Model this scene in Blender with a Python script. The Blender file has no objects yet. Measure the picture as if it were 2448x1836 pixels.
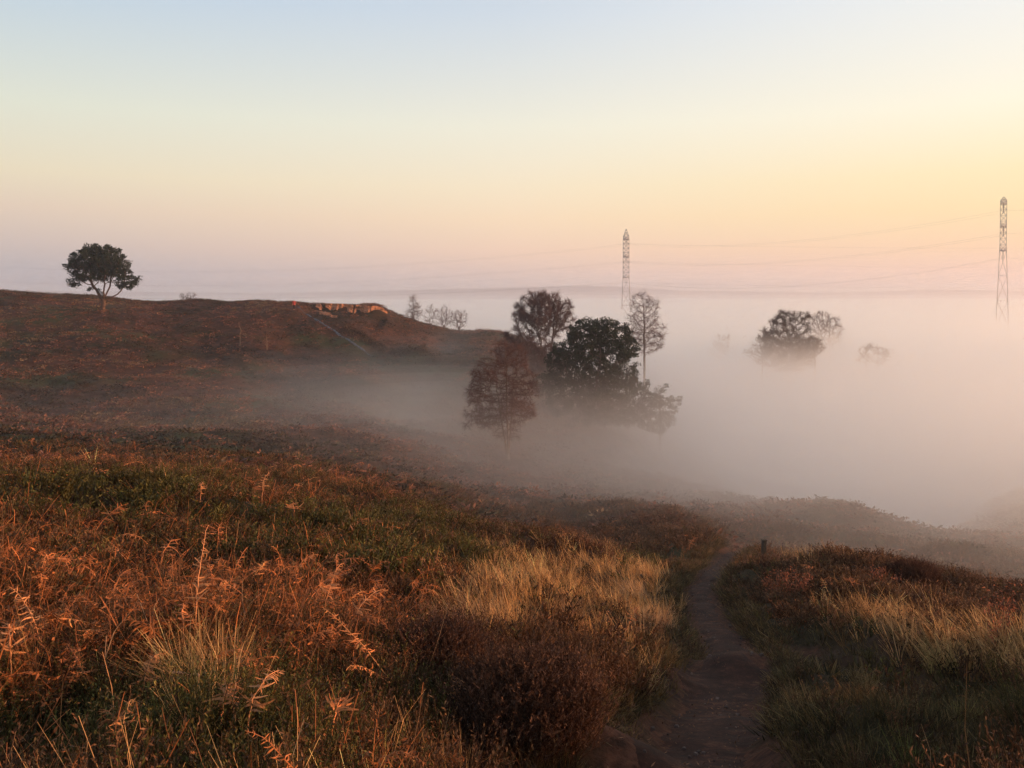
import bpy, math, time
import numpy as np
from math import sin, cos, radians, pi
T0 = time.time()
USE_FOG, USE_HAZE, HAZE, VB = True, True, .0004, 6
R = np.random.RandomState
S = bpy.context.scene
C = S.collection
W, HH, F = 1024.0, 768.0, 819.0
PITCH = radians(1.2); CY = 296 + F * math.tan(PITCH)   # lens shift keeps the horizon high while uprights stay upright
SP, CP = sin(PITCH), cos(PITCH)

# ------------------------------------------------------------------ projection helpers (camera stands at the origin, looks along +y)
def at(px, py, Y):
    u = (px - 512) / F; v = (CY - py) / F
    d = np.array([u, CP + v * SP, -SP + v * CP])
    return d * (Y / d[1])
def proj(P):
    x, y, z = P[:, 0], P[:, 1], P[:, 2]
    dep = y * CP - z * SP
    up = y * SP + z * CP
    dep = np.where(dep < 0.05, 0.05, dep)
    return 512 + F * x / dep, CY - F * up / dep

# ------------------------------------------------------------------ noise
def vnoise(x, y, seed=0):
    rs = R(seed); g = rs.rand(256, 256)
    xi = np.floor(x).astype(int); yi = np.floor(y).astype(int)
    fx = x - xi; fy = y - yi
    fx = fx * fx * (3 - 2 * fx); fy = fy * fy * (3 - 2 * fy)
    a = g[xi & 255, yi & 255]; b = g[(xi + 1) & 255, yi & 255]
    c = g[xi & 255, (yi + 1) & 255]; d = g[(xi + 1) & 255, (yi + 1) & 255]
    return (a * (1 - fx) + b * fx) * (1 - fy) + (c * (1 - fx) + d * fx) * fy
def fbm(x, y, seed=0, o=4):
    s = 0; a = 1; t = 0
    for i in range(o):
        s = s + a * (vnoise(x * 2 ** i + 17.3 * i, y * 2 ** i - 9.1 * i, seed + i) - .5); t += a; a *= .5
    return s / t * 2

# ------------------------------------------------------------------ terrain from control points
CPTS = []
def cp(px, py, Y, dz=0.0):
    p = at(px, py, Y); CPTS.append((p[0], p[1], p[2] + dz))
V = -.28
for a in [(0, 768, 2.6), (200, 768, 2.8), (380, 768, 3.1), (500, 768, 3.5), (0, 600, 5.0), (300, 600, 6.2), (150, 540, 8.2), (300, 540, 9.5),
          (400, 600, 8), (0, 470, 11), (100, 472, 12), (220, 490, 13), (330, 502, 14), (400, 530, 14), (450, 556, 14), (450, 640, 8), (480, 700, 5.2),
          (560, 700, 6.4), (600, 768, 4.3), (520, 600, 11), (600, 625, 13), (620, 590, 18), (540, 560, 17), (620, 560, 22),
          (800, 556, 24), (850, 552, 23), (930, 564, 20.5), (1024, 604, 17), (850, 600, 14.5), (950, 620, 12.2), (1024, 650, 9.3), (850, 660, 9),
          (800, 622, 12.5), (950, 700, 6.2), (850, 768, 4.1), (1024, 768, 3.5), (1024, 700, 5.2), (780, 700, 7.2)]:
    cp(*a, V - (.30 if a[0] < 460 and a[2] >= 8 else 0) - (.22 if a[0] > 780 and a[2] > 12 else 0))
for a in [(693, 768, 5), (700, 720, 7.5), (718, 680, 10.5), (735, 640, 14), (700, 610, 17.5), (692, 582, 22), (712, 560, 26)]:
    cp(*a, -.05)
for a in [(340, 500, 26), (400, 510, 28), (500, 532, 28), (600, 548, 28), (660, 563, 27), (480, 520, 36), (580, 530, 38),
          (720, 540, 34), (620, 510, 45), (700, 520, 45), (760, 552, 38), (850, 545, 42), (1000, 580, 34), (1040, 592, 30), (850, 500, 58), (1024, 540, 46), (1000, 500, 75),
          (0, 440, 45), (0, 420, 60), (100, 440, 50), (250, 440, 55), (250, 466, 40), (400, 476, 48), (400, 446, 65), (300, 470, 38), (120, 462, 36), (350, 415, 80), (508, 462, 72),
          (508, 490, 55), (0, 400, 80), (0, 360, 100), (0, 330, 118), (0, 296.5, 140), (-150, 292, 140), (103, 312, 132), (100, 299, 150), (200, 301, 150), (200, 340, 120),
          (200, 372, 100), (100, 350, 108), (250, 372, 103), (294, 303.5, 145), (340, 306, 146), (290, 350, 120), (370, 358, 119), (330, 330, 131), (420, 372, 113),
          (465, 366, 112), (420, 352, 118), (250, 301.5, 148), (320, 305, 146), (300, 306, 160), (345, 309, 160), (230, 303, 162), (150, 302, 165), (362, 307.5, 147), (377, 307, 149.5), (383, 308.5, 151), (389, 313, 152.5), (398, 318, 154), (378, 322, 143), (410, 323, 157), (425, 327, 160), (500, 332, 170), (400, 340, 137), (440, 350, 140)]:
    cp(*a)
for a in [(-9, 11, -3.0), (-14, 8, -2.6), (-10, 2, -1.9), (0, 0, -1.75), (-2, -4, -1.2), (1.5, 1.5, -2.0), (4, 0.6, -1.75), (7.2, 1.8, -1.35), (11, 2.5, -1.3), (14, -2, -.7), (0, -15, -.5), (-15, -15, 0), (15, -15, 0),  # unseen mound beyond the right edge, added to shade the lower right ground
          (22, 8, -3.6), (30, 15, -7), (40, 35, -13), (60, 10, -10), (40, -20, -3), (-30, 25, -5.5), (-60, 30, -5), (-40, -10, -1), (-120, 60, -4), (-110, 110, -1.5), (-180, 140, 0), (-100, 190, -1), (-60, 200, -4), (-30, 175, -4), (-200, 0, 0), (0, -200, 2),
          (-90, 260, -10), (0, 240, -20), (70, 100, -24), (120, 60, -22), (60, 160, -27), (120, 150, -28), (200, 100, -27), (200, 250, -27), (0, 400, -26), (-250, 350, -15), (60, 420, -26), (167, 280, -27), (420, 420, -27), (200, -150, -10), (-600, 100, -10), (600, 100, -26), (0, 1000, -26),
          (900, 900, -26), (-900, 900, -26), (0, 3000, -26), (3000, 0, -26), (-3000, 0, -26), (0, -3000, -26), (0, -900, -12), (2000, 2000, -26), (-2000, 2000, -26), (45, 48, -15.5), (10, 90, -16.5), (25, 130, -21), (35, 75, -26)]:
    CPTS.append(a)
CPTS = np.array(CPTS)
def warp(x, y):
    r = np.hypot(x, y) + 1e-9; s = np.arcsinh(r / 5.0) / r
    return x * s, y * s
def tps_k(d2):
    return .5 * d2 * np.log(d2 + 1e-9)
_wx, _wy = warp(CPTS[:, 0], CPTS[:, 1])
_n = len(_wx)
_K = tps_k((_wx[:, None] - _wx[None]) ** 2 + (_wy[:, None] - _wy[None]) ** 2) + np.eye(_n) * 0.0004
_P = np.c_[np.ones(_n), _wx, _wy]
_A = np.block([[_K, _P], [_P.T, np.zeros((3, 3))]])
_w = np.linalg.solve(_A, np.r_[CPTS[:, 2], np.zeros(3)])
PATH = np.array([at(*p)[:2] for p in [(690, 1150, 1.6), (690, 900, 3.2), (693, 768, 5), (700, 720, 7.5), (718, 680, 10.5), (735, 640, 14), (712, 614, 17.5), (698, 585, 22), (714, 562, 26), (735, 550, 33), (748, 540, 40)]])
def resample(P, n):
    d = np.r_[0, np.cumsum(np.linalg.norm(np.diff(P, axis=0), axis=1))]
    t = np.linspace(0, d[-1], n * 4)
    Q = np.c_[[np.interp(t, d, P[:, k]) for k in range(P.shape[1])]].T
    k = max(3, n // 12) | 1
    for _ in range(2):
        pad = np.vstack([np.repeat(Q[:1], k, 0), Q, np.repeat(Q[-1:], k, 0)])
        ker = np.ones(2 * k + 1) / (2 * k + 1)
        Q = np.c_[[np.convolve(pad[:, j], ker, 'valid') for j in range(Q.shape[1])]].T
    return Q[::4]
PATHS = resample(PATH, 120)
BANKS = [(*at(612, 728, 5.6)[:2], .42, .6), (*at(738, 650, 12.6)[:2], .38, .8), (*at(648, 655, 11.5)[:2], .25, .7)]
def path_dist(x, y):
    out = np.full(x.shape, 99.0)
    m = (np.hypot(x, y) < 60)
    if m.any():
        q = np.c_[x[m], y[m]]
        best = np.full(len(q), 99.0)
        for p in PATHS: best = np.minimum(best, np.hypot(q[:, 0] - p[0], q[:, 1] - p[1]))
        out[m] = best
    return out
def Hbase(x, y):
    x = np.atleast_1d(np.asarray(x, float)).ravel(); y = np.atleast_1d(np.asarray(y, float)).ravel()
    wx, wy = warp(x, y)
    z = np.empty(len(x))
    for i in range(0, len(x), 20000):
        sl = slice(i, i + 20000)
        k = tps_k((wx[sl, None] - _wx[None]) ** 2 + (wy[sl, None] - _wy[None]) ** 2)
        z[sl] = k @ _w[:_n] + _w[_n] + _w[_n + 1] * wx[sl] + _w[_n + 2] * wy[sl]
    r = np.hypot(x, y)
    t = np.clip((r - 600) / 600, 0, 1)
    far = np.clip((r - 1500) / 900, 0, 1); far = far * far * (3 - 2 * far)
    return z * (1 - t) + (-26 + far * (44 + 24 * fbm(x / 900, y / 900, 88, 3))) * t
def Hgt(x, y):
    x = np.atleast_1d(np.asarray(x, float)).ravel(); y = np.atleast_1d(np.asarray(y, float)).ravel()
    z = Hbase(x, y); r = np.hypot(x, y)
    pd = path_dist(x, y)
    k = np.clip((pd - .35) / .9, 0, 1)
    z += (fbm(x / 2.1, y / 2.1, 3) * (.46 + .22 * (r < 22)) + fbm(x / .6, y / .6, 33, 2) * .07) * k * np.clip(1.4 - r / 60, 0, 1)
    z += fbm(x / 4.5, y / 4.5, 9) * .55 * np.clip((r - 5) / 20, 0, 1) * np.clip(np.abs(y - 146) / 22, .4, 1) * np.clip(pd / 3, .15, 1)
    z += fbm(x / 18., y / 18., 21) * .9 * np.clip((r - 40) / 60, 0, 1) * np.clip(np.abs(y - 146) / 22 - .35, .12, 1)
    z -= .30 * np.exp(-(pd / .8) ** 4) * (r < 60)
    for bx, by, bh, br in BANKS: z += bh * np.exp(-((x - bx) ** 2 + (y - by) ** 2) / br ** 2)
    z += np.clip(1 - np.abs(x + 29.3) / 7.2, 0, .18) / .18 * -1.5 * np.clip((148.0 - y) / .9, 0, 1) * np.exp(-np.clip(148.0 - y, 0, 99) / 9)
    return z
def H1(x, y): return float(Hgt([x], [y])[0])
def hit(px, py, y0=1.5, y1=200):
    """ground point under a pixel ray"""
    Y = np.geomspace(y0, y1, 500); P = np.array([at(px, py, q) for q in Y])
    g = Hgt(P[:, 0], P[:, 1]); i = np.argmax(P[:, 2] <= g)
    return np.array([P[i, 0], P[i, 1], g[i]])
# ------------------------------------------------------------------ mesh building
def make_mesh(name, V_, T_, cols=None, mat=None, parent=None, smooth=False, mats=None, mi=None):
    V_ = np.asarray(V_, np.float32); T_ = np.asarray(T_, np.int32)
    me = bpy.data.meshes.new(name)
    k = T_.shape[1]
    me.vertices.add(len(V_)); me.vertices.foreach_set('co', V_.ravel())
    me.loops.add(T_.size); me.loops.foreach_set('vertex_index', T_.ravel())
    me.polygons.add(len(T_)); me.polygons.foreach_set('loop_start', np.arange(0, T_.size, k, dtype=np.int32))
    me.polygons.foreach_set('loop_total', np.full(len(T_), k, np.int32))
    if mats:
        for m in mats: me.materials.append(m)
        me.polygons.foreach_set('material_index', np.asarray(mi, np.int32))
    elif mat: me.materials.append(mat)
    me.update(calc_edges=True); me.validate()
    if cols is not None:
        a = me.color_attributes.new('col', 'FLOAT_COLOR', 'POINT')
        cc = np.ones((len(V_), 4), np.float32); cc[:, :3] = cols
        a.data.foreach_set('color', cc.ravel())
    me.polygons.foreach_set('use_smooth', np.full(len(T_), smooth))
    o = bpy.data.objects.new(name, me); C.objects.link(o)
    if parent: o.parent = parent
    return o
class MB:
    def __init__(s): s.v = []; s.t = []; s.c = []; s.n = 0
    def add(s, v, t, c=(1, 1, 1)):
        v = np.asarray(v, float); t = np.asarray(t, int)
        if t.shape[1] == 4: t = np.vstack([t[:, [0, 1, 2]], t[:, [0, 2, 3]]])
        s.v.append(v); s.t.append(t + s.n); s.n += len(v)
        c = np.asarray(c, float)
        s.c.append(np.broadcast_to(c, (len(v), 3)))
    def tube(s, P, r, n=6, c=(1, 1, 1), cap=True):
        P = np.asarray(P, float); r = np.broadcast_to(np.asarray(r, float), (len(P),))
        d = np.gradient(P, axis=0); d /= np.linalg.norm(d, axis=1)[:, None] + 1e-9
        ref = np.array([1, 0, 0]) if abs(d.mean(0)[2]) > .7 * np.linalg.norm(d.mean(0)) else np.array([0, 0, 1.])
        a = np.cross(d, ref); a /= np.linalg.norm(a, axis=1)[:, None] + 1e-9
        b = np.cross(d, a)
        th = np.arange(n) * 2 * pi / n
        v = (P[:, None] + r[:, None, None] * (a[:, None] * np.cos(th)[None, :, None] + b[:, None] * np.sin(th)[None, :, None])).reshape(-1, 3)
        t = []
        for i in range(len(P) - 1):
            for j in range(n):
                k = (j + 1) % n
                t.append((i * n + j, i * n + k, (i + 1) * n + k, (i + 1) * n + j))
        s.add(v, t, c)
        if cap:
            for i0 in (0, (len(P) - 1) * n):
                s.add(v[i0:i0 + n], [(0, j, j + 1) for j in range(1, n - 1)], np.asarray(c) if np.ndim(c) == 1 else c[i0:i0 + n])
    def box(s, c0, size, c=(1, 1, 1), rot=0):
        x, y, z = np.asarray(size) / 2
        v = np.array([(a * x, b * y, d * z) for d in (-1, 1) for a, b in ((-1, -1), (1, -1), (1, 1), (-1, 1))])
        q = np.array([[cos(rot), -sin(rot), 0], [sin(rot), cos(rot), 0], [0, 0, 1]])
        s.add(v @ q.T + c0, [(3, 2, 1, 0), (4, 5, 6, 7), (0, 1, 5, 4), (1, 2, 6, 5), (2, 3, 7, 6), (3, 0, 4, 7)], c)
    def arrays(s): return np.vstack(s.v), np.vstack(s.t), np.vstack(s.c)
    def build(s, name, mat, parent=None, smooth=False, origin=None):
        v, t, c = s.arrays()
        if origin is not None: v = v - np.asarray(origin)
        return make_mesh(name, v, t, c, mat, parent, smooth)
def tag(o, label=None, cat=None, group=None, kind=None):
    if label: o['label'] = label
    if cat: o['category'] = cat
    if group: o['group'] = group
    if kind: o['kind'] = kind
    return o
def empty(name, loc, label, cat, group=None, rz=0):
    o = bpy.data.objects.new(name, None); C.objects.link(o); o.location = [float(q) for q in loc]; o.rotation_euler[2] = rz
    o.empty_display_size = .3
    return tag(o, label, cat, group)

# ------------------------------------------------------------------ materials
def nmat(name):
    m = bpy.data.materials.new(name); m.use_nodes = True; m.node_tree.nodes.clear()
    return m, m.node_tree.nodes, m.node_tree.links
def veg_mat(name, trans=.3, rough=.75, nscale=6.0, spec=.2):
    m, N, L = nmat(name)
    at_ = N.new('ShaderNodeAttribute'); at_.attribute_name = 'col'
    tc = N.new('ShaderNodeTexCoord'); ns = N.new('ShaderNodeTexNoise'); ns.inputs['Scale'].default_value = nscale; ns.inputs['Detail'].default_value = 3
    L.new(tc.outputs['Object'], ns.inputs['Vector'])
    mr = N.new('ShaderNodeMapRange'); mr.inputs['To Min'].default_value = .6; mr.inputs['To Max'].default_value = 1.4; mr.inputs['From Min'].default_value = .25; mr.inputs['From Max'].default_value = .75
    L.new(ns.outputs['Fac'], mr.inputs['Value'])
    mx = N.new('ShaderNodeVectorMath'); mx.operation = 'SCALE'
    L.new(at_.outputs['Color'], mx.inputs[0]); L.new(mr.outputs['Result'], mx.inputs['Scale'])
    b = N.new('ShaderNodeBsdfPrincipled'); b.inputs['Roughness'].default_value = rough; b.inputs['Specular IOR Level'].default_value = spec
    L.new(mx.outputs[0], b.inputs['Base Color'])
    out = N.new('ShaderNodeOutputMaterial')
    if trans > 0:
        t = N.new('ShaderNodeBsdfTranslucent'); L.new(mx.outputs[0], t.inputs['Color'])
        ms = N.new('ShaderNodeMixShader'); ms.inputs['Fac'].default_value = trans
        L.new(b.outputs[0], ms.inputs[1]); L.new(t.outputs[0], ms.inputs[2]); L.new(ms.outputs[0], out.inputs['Surface'])
    else: L.new(b.outputs[0], out.inputs['Surface'])
    return m
M_LEAF = veg_mat('leafy_growth', .22)
M_TWIG = veg_mat('twigs', .0, .85)
M_BARK = veg_mat('bark', 0, .9, 14)
M_PINE = veg_mat('needles', .1, .7)
M_PLAIN = veg_mat('painted_metal', 0, .6, 3)
M_CLOTH = veg_mat('cloth', 0, .9, 30)
def ground_mat():
    m, N, L = nmat('heath_soil')
    tc = N.new('ShaderNodeTexCoord')
    def noise(sc, det=5, rough=.6):
        n = N.new('ShaderNodeTexNoise'); n.inputs['Scale'].default_value = sc; n.inputs['Detail'].default_value = det; n.inputs['Roughness'].default_value = rough
        L.new(tc.outputs['Object'], n.inputs['Vector']); return n
    n1 = noise(.09, 6); n2 = noise(1.4, 8, .7); n3 = noise(9, 6, .7)
    r1 = N.new('ShaderNodeValToRGB'); e = r1.color_ramp.elements
    e[0].position = .35; e[0].color = (.030, .022, .014, 1); e[1].position = .66; e[1].color = (.085, .038, .024, 1)
    x = e.new(.5); x.color = (.060, .030, .019, 1)
    L.new(n1.outputs['Fac'], r1.inputs['Fac'])
    r2 = N.new('ShaderNodeValToRGB'); e = r2.color_ramp.elements
    e[0].position = .3; e[0].color = (.35, .38, .3, 1); e[1].position = .72; e[1].color = (1.5, 1.25, 1.1, 1)
    L.new(n2.outputs['Fac'], r2.inputs['Fac'])
    mx = N.new('ShaderNodeMix'); mx.data_type = 'RGBA'; mx.blend_type = 'MULTIPLY'; mx.inputs['Factor'].default_value = 1
    L.new(r1.outputs[0], mx.inputs['A']); L.new(r2.outputs[0], mx.inputs['B'])
    at_ = N.new('ShaderNodeAttribute'); at_.attribute_name = 'col'
    sx = N.new('ShaderNodeSeparateColor'); L.new(at_.outputs['Color'], sx.inputs[0])
    soil = N.new('ShaderNodeValToRGB'); e = soil.color_ramp.elements
    e[0].position = .35; e[0].color = (.035, .016, .010, 1); e[1].position = .75; e[1].color = (.16, .062, .034, 1)
    L.new(n3.outputs['Fac'], soil.inputs['Fac'])
    mx2 = N.new('ShaderNodeMix'); mx2.data_type = 'RGBA'
    L.new(sx.outputs[0], mx2.inputs['Factor']); L.new(mx.outputs['Result'], mx2.inputs['A']); L.new(soil.outputs[0], mx2.inputs['B'])
    grn = N.new('ShaderNodeMix'); grn.data_type = 'RGBA'; grn.inputs['B'].default_value = (.035, .042, .014, 1)
    L.new(sx.outputs[1], grn.inputs['Factor']); L.new(mx2.outputs['Result'], grn.inputs['A'])
    b = N.new('ShaderNodeBsdfPrincipled'); b.inputs['Roughness'].default_value = .95; b.inputs['Specular IOR Level'].default_value = .1
    L.new(grn.outputs['Result'], b.inputs['Base Color'])
    bp = N.new('ShaderNodeBump'); bp.inputs['Strength'].default_value = .9; bp.inputs['Distance'].default_value = .12
    L.new(n2.outputs['Fac'], bp.inputs['Height'])
    bp2 = N.new('ShaderNodeBump'); bp2.inputs['Strength'].default_value = .8; bp2.inputs['Distance'].default_value = .03
    L.new(n3.outputs['Fac'], bp2.inputs['Height']); L.new(bp.outputs[0], bp2.inputs['Normal']); L.new(bp2.outputs[0], b.inputs['Normal'])
    out = N.new('ShaderNodeOutputMaterial'); L.new(b.outputs[0], out.inputs['Surface'])
    return m
def soil_mat(name, c0, c1, c2, sc=7, dist=.03):
    m, N, L = nmat(name)
    tc = N.new('ShaderNodeTexCoord')
    n = N.new('ShaderNodeTexNoise'); n.inputs['Scale'].default_value = sc; n.inputs['Detail'].default_value = 9; n.inputs['Roughness'].default_value = .82
    L.new(tc.outputs['Object'], n.inputs['Vector'])
    v = N.new('ShaderNodeTexVoronoi'); v.inputs['Scale'].default_value = sc * 5; L.new(tc.outputs['Object'], v.inputs['Vector'])
    r = N.new('ShaderNodeValToRGB'); e = r.color_ramp.elements
    e[0].position = .33; e[0].color = (*c0, 1); e[1].position = .74; e[1].color = (*c2, 1); x = e.new(.52); x.color = (*c1, 1)
    L.new(n.outputs['Fac'], r.inputs['Fac'])
    b = N.new('ShaderNodeBsdfPrincipled'); b.inputs['Roughness'].default_value = .9; b.inputs['Specular IOR Level'].default_value = .15
    L.new(r.outputs[0], b.inputs['Base Color'])
    bp = N.new('ShaderNodeBump'); bp.inputs['Strength'].default_value = .55; bp.inputs['Distance'].default_value = dist
    L.new(n.outputs['Fac'], bp.inputs['Height'])
    bp2 = N.new('ShaderNodeBump'); bp2.inputs['Strength'].default_value = .6; bp2.inputs['Distance'].default_value = dist * .5
    bp2.inputs['Strength'].default_value = .15; L.new(v.outputs['Distance'], bp2.inputs['Height']); L.new(bp.outputs[0], bp2.inputs['Normal']); L.new(bp2.outputs[0], b.inputs['Normal'])
    out = N.new('ShaderNodeOutputMaterial'); L.new(b.outputs[0], out.inputs['Surface'])
    return m
M_GROUND = ground_mat()
M_PATH = soil_mat('trodden_earth', (.010, .004, .002), (.042, .015, .008), (.17, .062, .034), 3.2, .02)
M_SAND = soil_mat('red_sand', (.16, .075, .045), (.34, .15, .08), (.48, .25, .14), 1.6, .15)
M_GRAVEL = soil_mat('grey_gravel', (.06, .066, .075), (.09, .10, .115), (.14, .15, .17), 2.0, .05)

# ------------------------------------------------------------------ ground sheet
def ground():
    th = np.concatenate([np.arange(-180, -48, 2.5), np.arange(-48, 48, .19), np.arange(48, 180.01, 2.5)])
    th[-1] = 180
    th = np.radians(th)
    r = np.concatenate([[.25], np.geomspace(.8, 60, 270), np.geomspace(60.6, 200, 150)[0:], np.geomspace(206, 2900, 30)])
    TT, RR = np.meshgrid(th[:-1], r)
    X = (RR * np.sin(TT)); Y = (RR * np.cos(TT))
    Z = Hgt(X.ravel(), Y.ravel()).reshape(X.shape)
    v = np.c_[X.ravel(), Y.ravel(), Z.ravel()]
    nr, nt = X.shape
    i = np.arange(nr - 1)[:, None] * nt; j = np.arange(nt)[None]
    k = (j + 1) % nt
    q = np.stack([i + j, i + k, i + nt + k, i + nt + j], -1).reshape(-1, 4)
    v = np.vstack([v, [[0, 0, Z[0].mean()]]])
    pd = path_dist(v[:, 0], v[:, 1])
    px, py = proj(v)
    soil = np.clip(1.5 - pd / .75 + fbm(v[:, 0] / .6, v[:, 1] / .6, 55) * .8, 0, 1) * (pd < 3)
    for (a, b, ra, rb) in SOILS:
        soil = np.maximum(soil, np.clip(1.6 - np.hypot((px - a) / ra, (py - b) / rb) * 1.5 + fbm(v[:, 0] / .35, v[:, 1] / .35, 5) * .5, 0, 1) * (v[:, 1] > 1) * (v[:, 1] < 30))
    grn = np.clip(fbm(v[:, 0] / 9, v[:, 1] / 9, 77) * 2.2 + .1, 0, .8)
    cols = np.c_[soil, grn * (1 - soil), np.zeros(len(v))]
    make = make_mesh('ground', v, q, cols, M_GROUND, smooth=True)
    # centre fan
    bm_v = v[:nt]; o = make
    import bmesh
    bm = bmesh.new(); bm.from_mesh(o.data); bm.verts.ensure_lookup_table()
    c = bm.verts[nr * nt]
    for a in range(nt): bm.faces.new((bm.verts[a], c, bm.verts[(a + 1) % nt])).smooth = True
    bmesh.ops.recalc_face_normals(bm, faces=bm.faces)
    bm.to_mesh(o.data); bm.free()
    tag(o, kind='structure')
    return o
SOILS = [(618, 735, 48, 30), (728, 652, 46, 12), (715, 668, 22, 14), (690, 668, 45, 10), (800, 652, 40, 6)]
ground()
def ribbon(name, P, w, mat, lift=.02, n=160, m=9, seed=1, wob=.15):
    Q = resample(P, n); d = np.gradient(Q, axis=0); d /= np.linalg.norm(d, axis=1)[:, None]
    nn = np.c_[d[:, 1], -d[:, 0]]
    w = np.interp(np.linspace(0, 1, len(Q)), np.linspace(0, 1, len(w)), w)
    s = np.linspace(-1, 1, m)
    off = fbm(np.arange(len(Q)) / (len(Q) / 45.), np.zeros(len(Q)), seed) * wob
    X = Q[:, None, 0] + nn[:, None, 0] * (s[None] * (w * (1 + off))[:, None]); Y = Q[:, None, 1] + nn[:, None, 1] * (s[None] * (w * (1 - off))[:, None])
    Z = Hgt(X.ravel(), Y.ravel()).reshape(X.shape) + fbm(X / .9, Y / .9, seed + 9, 2) * lift * 1.2 - lift * 1.3 * np.exp(-((np.abs(s[None]) - .5) / .22) ** 2) + lift - (np.abs(s[None]) ** 4) * lift * 2.5
    v = np.c_[X.ravel(), Y.ravel(), Z.ravel()]
    i = np.arange(len(Q) - 1)[:, None] * m; j = np.arange(m - 1)[None]
    q = np.stack([i + j, i + m + j, i + m + j + 1, i + j + 1], -1).reshape(-1, 4)
    return tag(make_mesh(name, v, q, None, mat, smooth=True), kind='structure')
ribbon('path', PATHS[:104], [.95, .95, .92, .8, .66, .62, .55, .5], M_PATH, .045, 700, 21, 1, .6)
FP = np.array([hit(px, py, 100, 170)[:2] for px, py in [(297, 307), (304, 312), (318, 321), (335, 331), (350, 341), (362, 349), (374, 357)]])
ribbon('hillside_path', FP, [.2, .3, .42, .5, .42, .2], M_GRAVEL, .12, 80, 7, 4, .9)

# ------------------------------------------------------------------ plant prototypes  (V, T, C) at the origin
def leaf_tri(MBx, p, d, up, L, w, c, bend=0):
    d = d / (np.linalg.norm(d) + 1e-9); s = np.cross(d, up); s /= np.linalg.norm(s) + 1e-9
    m = p + d * L * .5
    MBx.add([p, m + s * w / 2, m - s * w / 2, p + d * L + up * bend * L], [(0, 1, 2), (1, 3, 2)], c)
def ribbon_stem(MBx, P, w, c, rs):
    P = np.asarray(P); k = len(P)
    a = rs.rand() * pi; s = np.array([cos(a), sin(a), 0])
    ww = np.linspace(w, w * .4, k)[:, None] / 2
    v = np.empty((2 * k, 3)); v[0::2] = P - s * ww; v[1::2] = P + s * ww
    MBx.add(v, [(2 * i, 2 * i + 1, 2 * i + 3, 2 * i + 2) for i in range(k - 1)], c)
def heather_proto(seed, stems=14, leaves=12, ls=.013, stemw=.004, hgt=.32):
    rs = R(seed); m = MB()
    for _ in range(stems):
        a = rs.rand() * 2 * pi; r = rs.rand() * .07; lean = rs.rand() ** .7 * .55
        L = hgt * (.55 + .6 * rs.rand()); b = np.array([cos(a) * r, sin(a) * r, -.03])
        d = np.array([cos(a) * lean, sin(a) * lean, 1]); d /= np.linalg.norm(d)
        P = [b + d * L * t + np.array([0, 0, -lean * .25 * L]) * t * t + rs.normal(0, .008, 3) * t for t in (0, .35, .7, 1)]
        P = np.array(P)
        ribbon_stem(m, P, stemw, np.array([.5, .42, .35]), rs)
        for i in range(leaves):
            t = .25 + .75 * (i + rs.rand()) / leaves
            j = min(int(t * 3), 2); p = P[j] + (P[j + 1] - P[j]) * (t * 3 - j)
            dd = rs.normal(0, 1, 3); dd[2] = abs(dd[2]) + .6
            cc = .55 + .9 * rs.rand() * (.5 + .5 * t)
            leaf_tri(m, p, dd, rs.normal(0, 1, 3), ls * (1 + 1.2 * rs.rand()), ls * .45, np.array([1, 1, 1]) * cc)
    return m.arrays()
def grass_proto(seed, blades=22, L0=.4, w=.004, spread=.05, lean=.5, seg=4, droop=.4):
    rs = R(seed); m = MB(); wa = rs.rand() * 6.28
    for _ in range(blades):
        a = rs.rand() * 2 * pi; r = rs.rand() * spread; L = L0 * (.45 + .75 * rs.rand())
        ln = lean * rs.rand(); d = np.array([cos(a) * ln + cos(wa) * .2, sin(a) * ln + sin(wa) * .2, 1.]); d /= np.linalg.norm(d)
        h = np.array([cos(a), sin(a), 0])
        P = np.array([np.array([cos(a) * r, sin(a) * r, -.02]) + d * L * t + (h * .35 - np.array([0, 0, .5])) * droop * L * t ** 2.5 * rs.rand() for t in np.linspace(0, 1, seg)])
        ribbon_stem(m, P, w, np.array([1, 1, 1]) * (.6 + .7 * rs.rand()), rs)
    return m.arrays()
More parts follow.
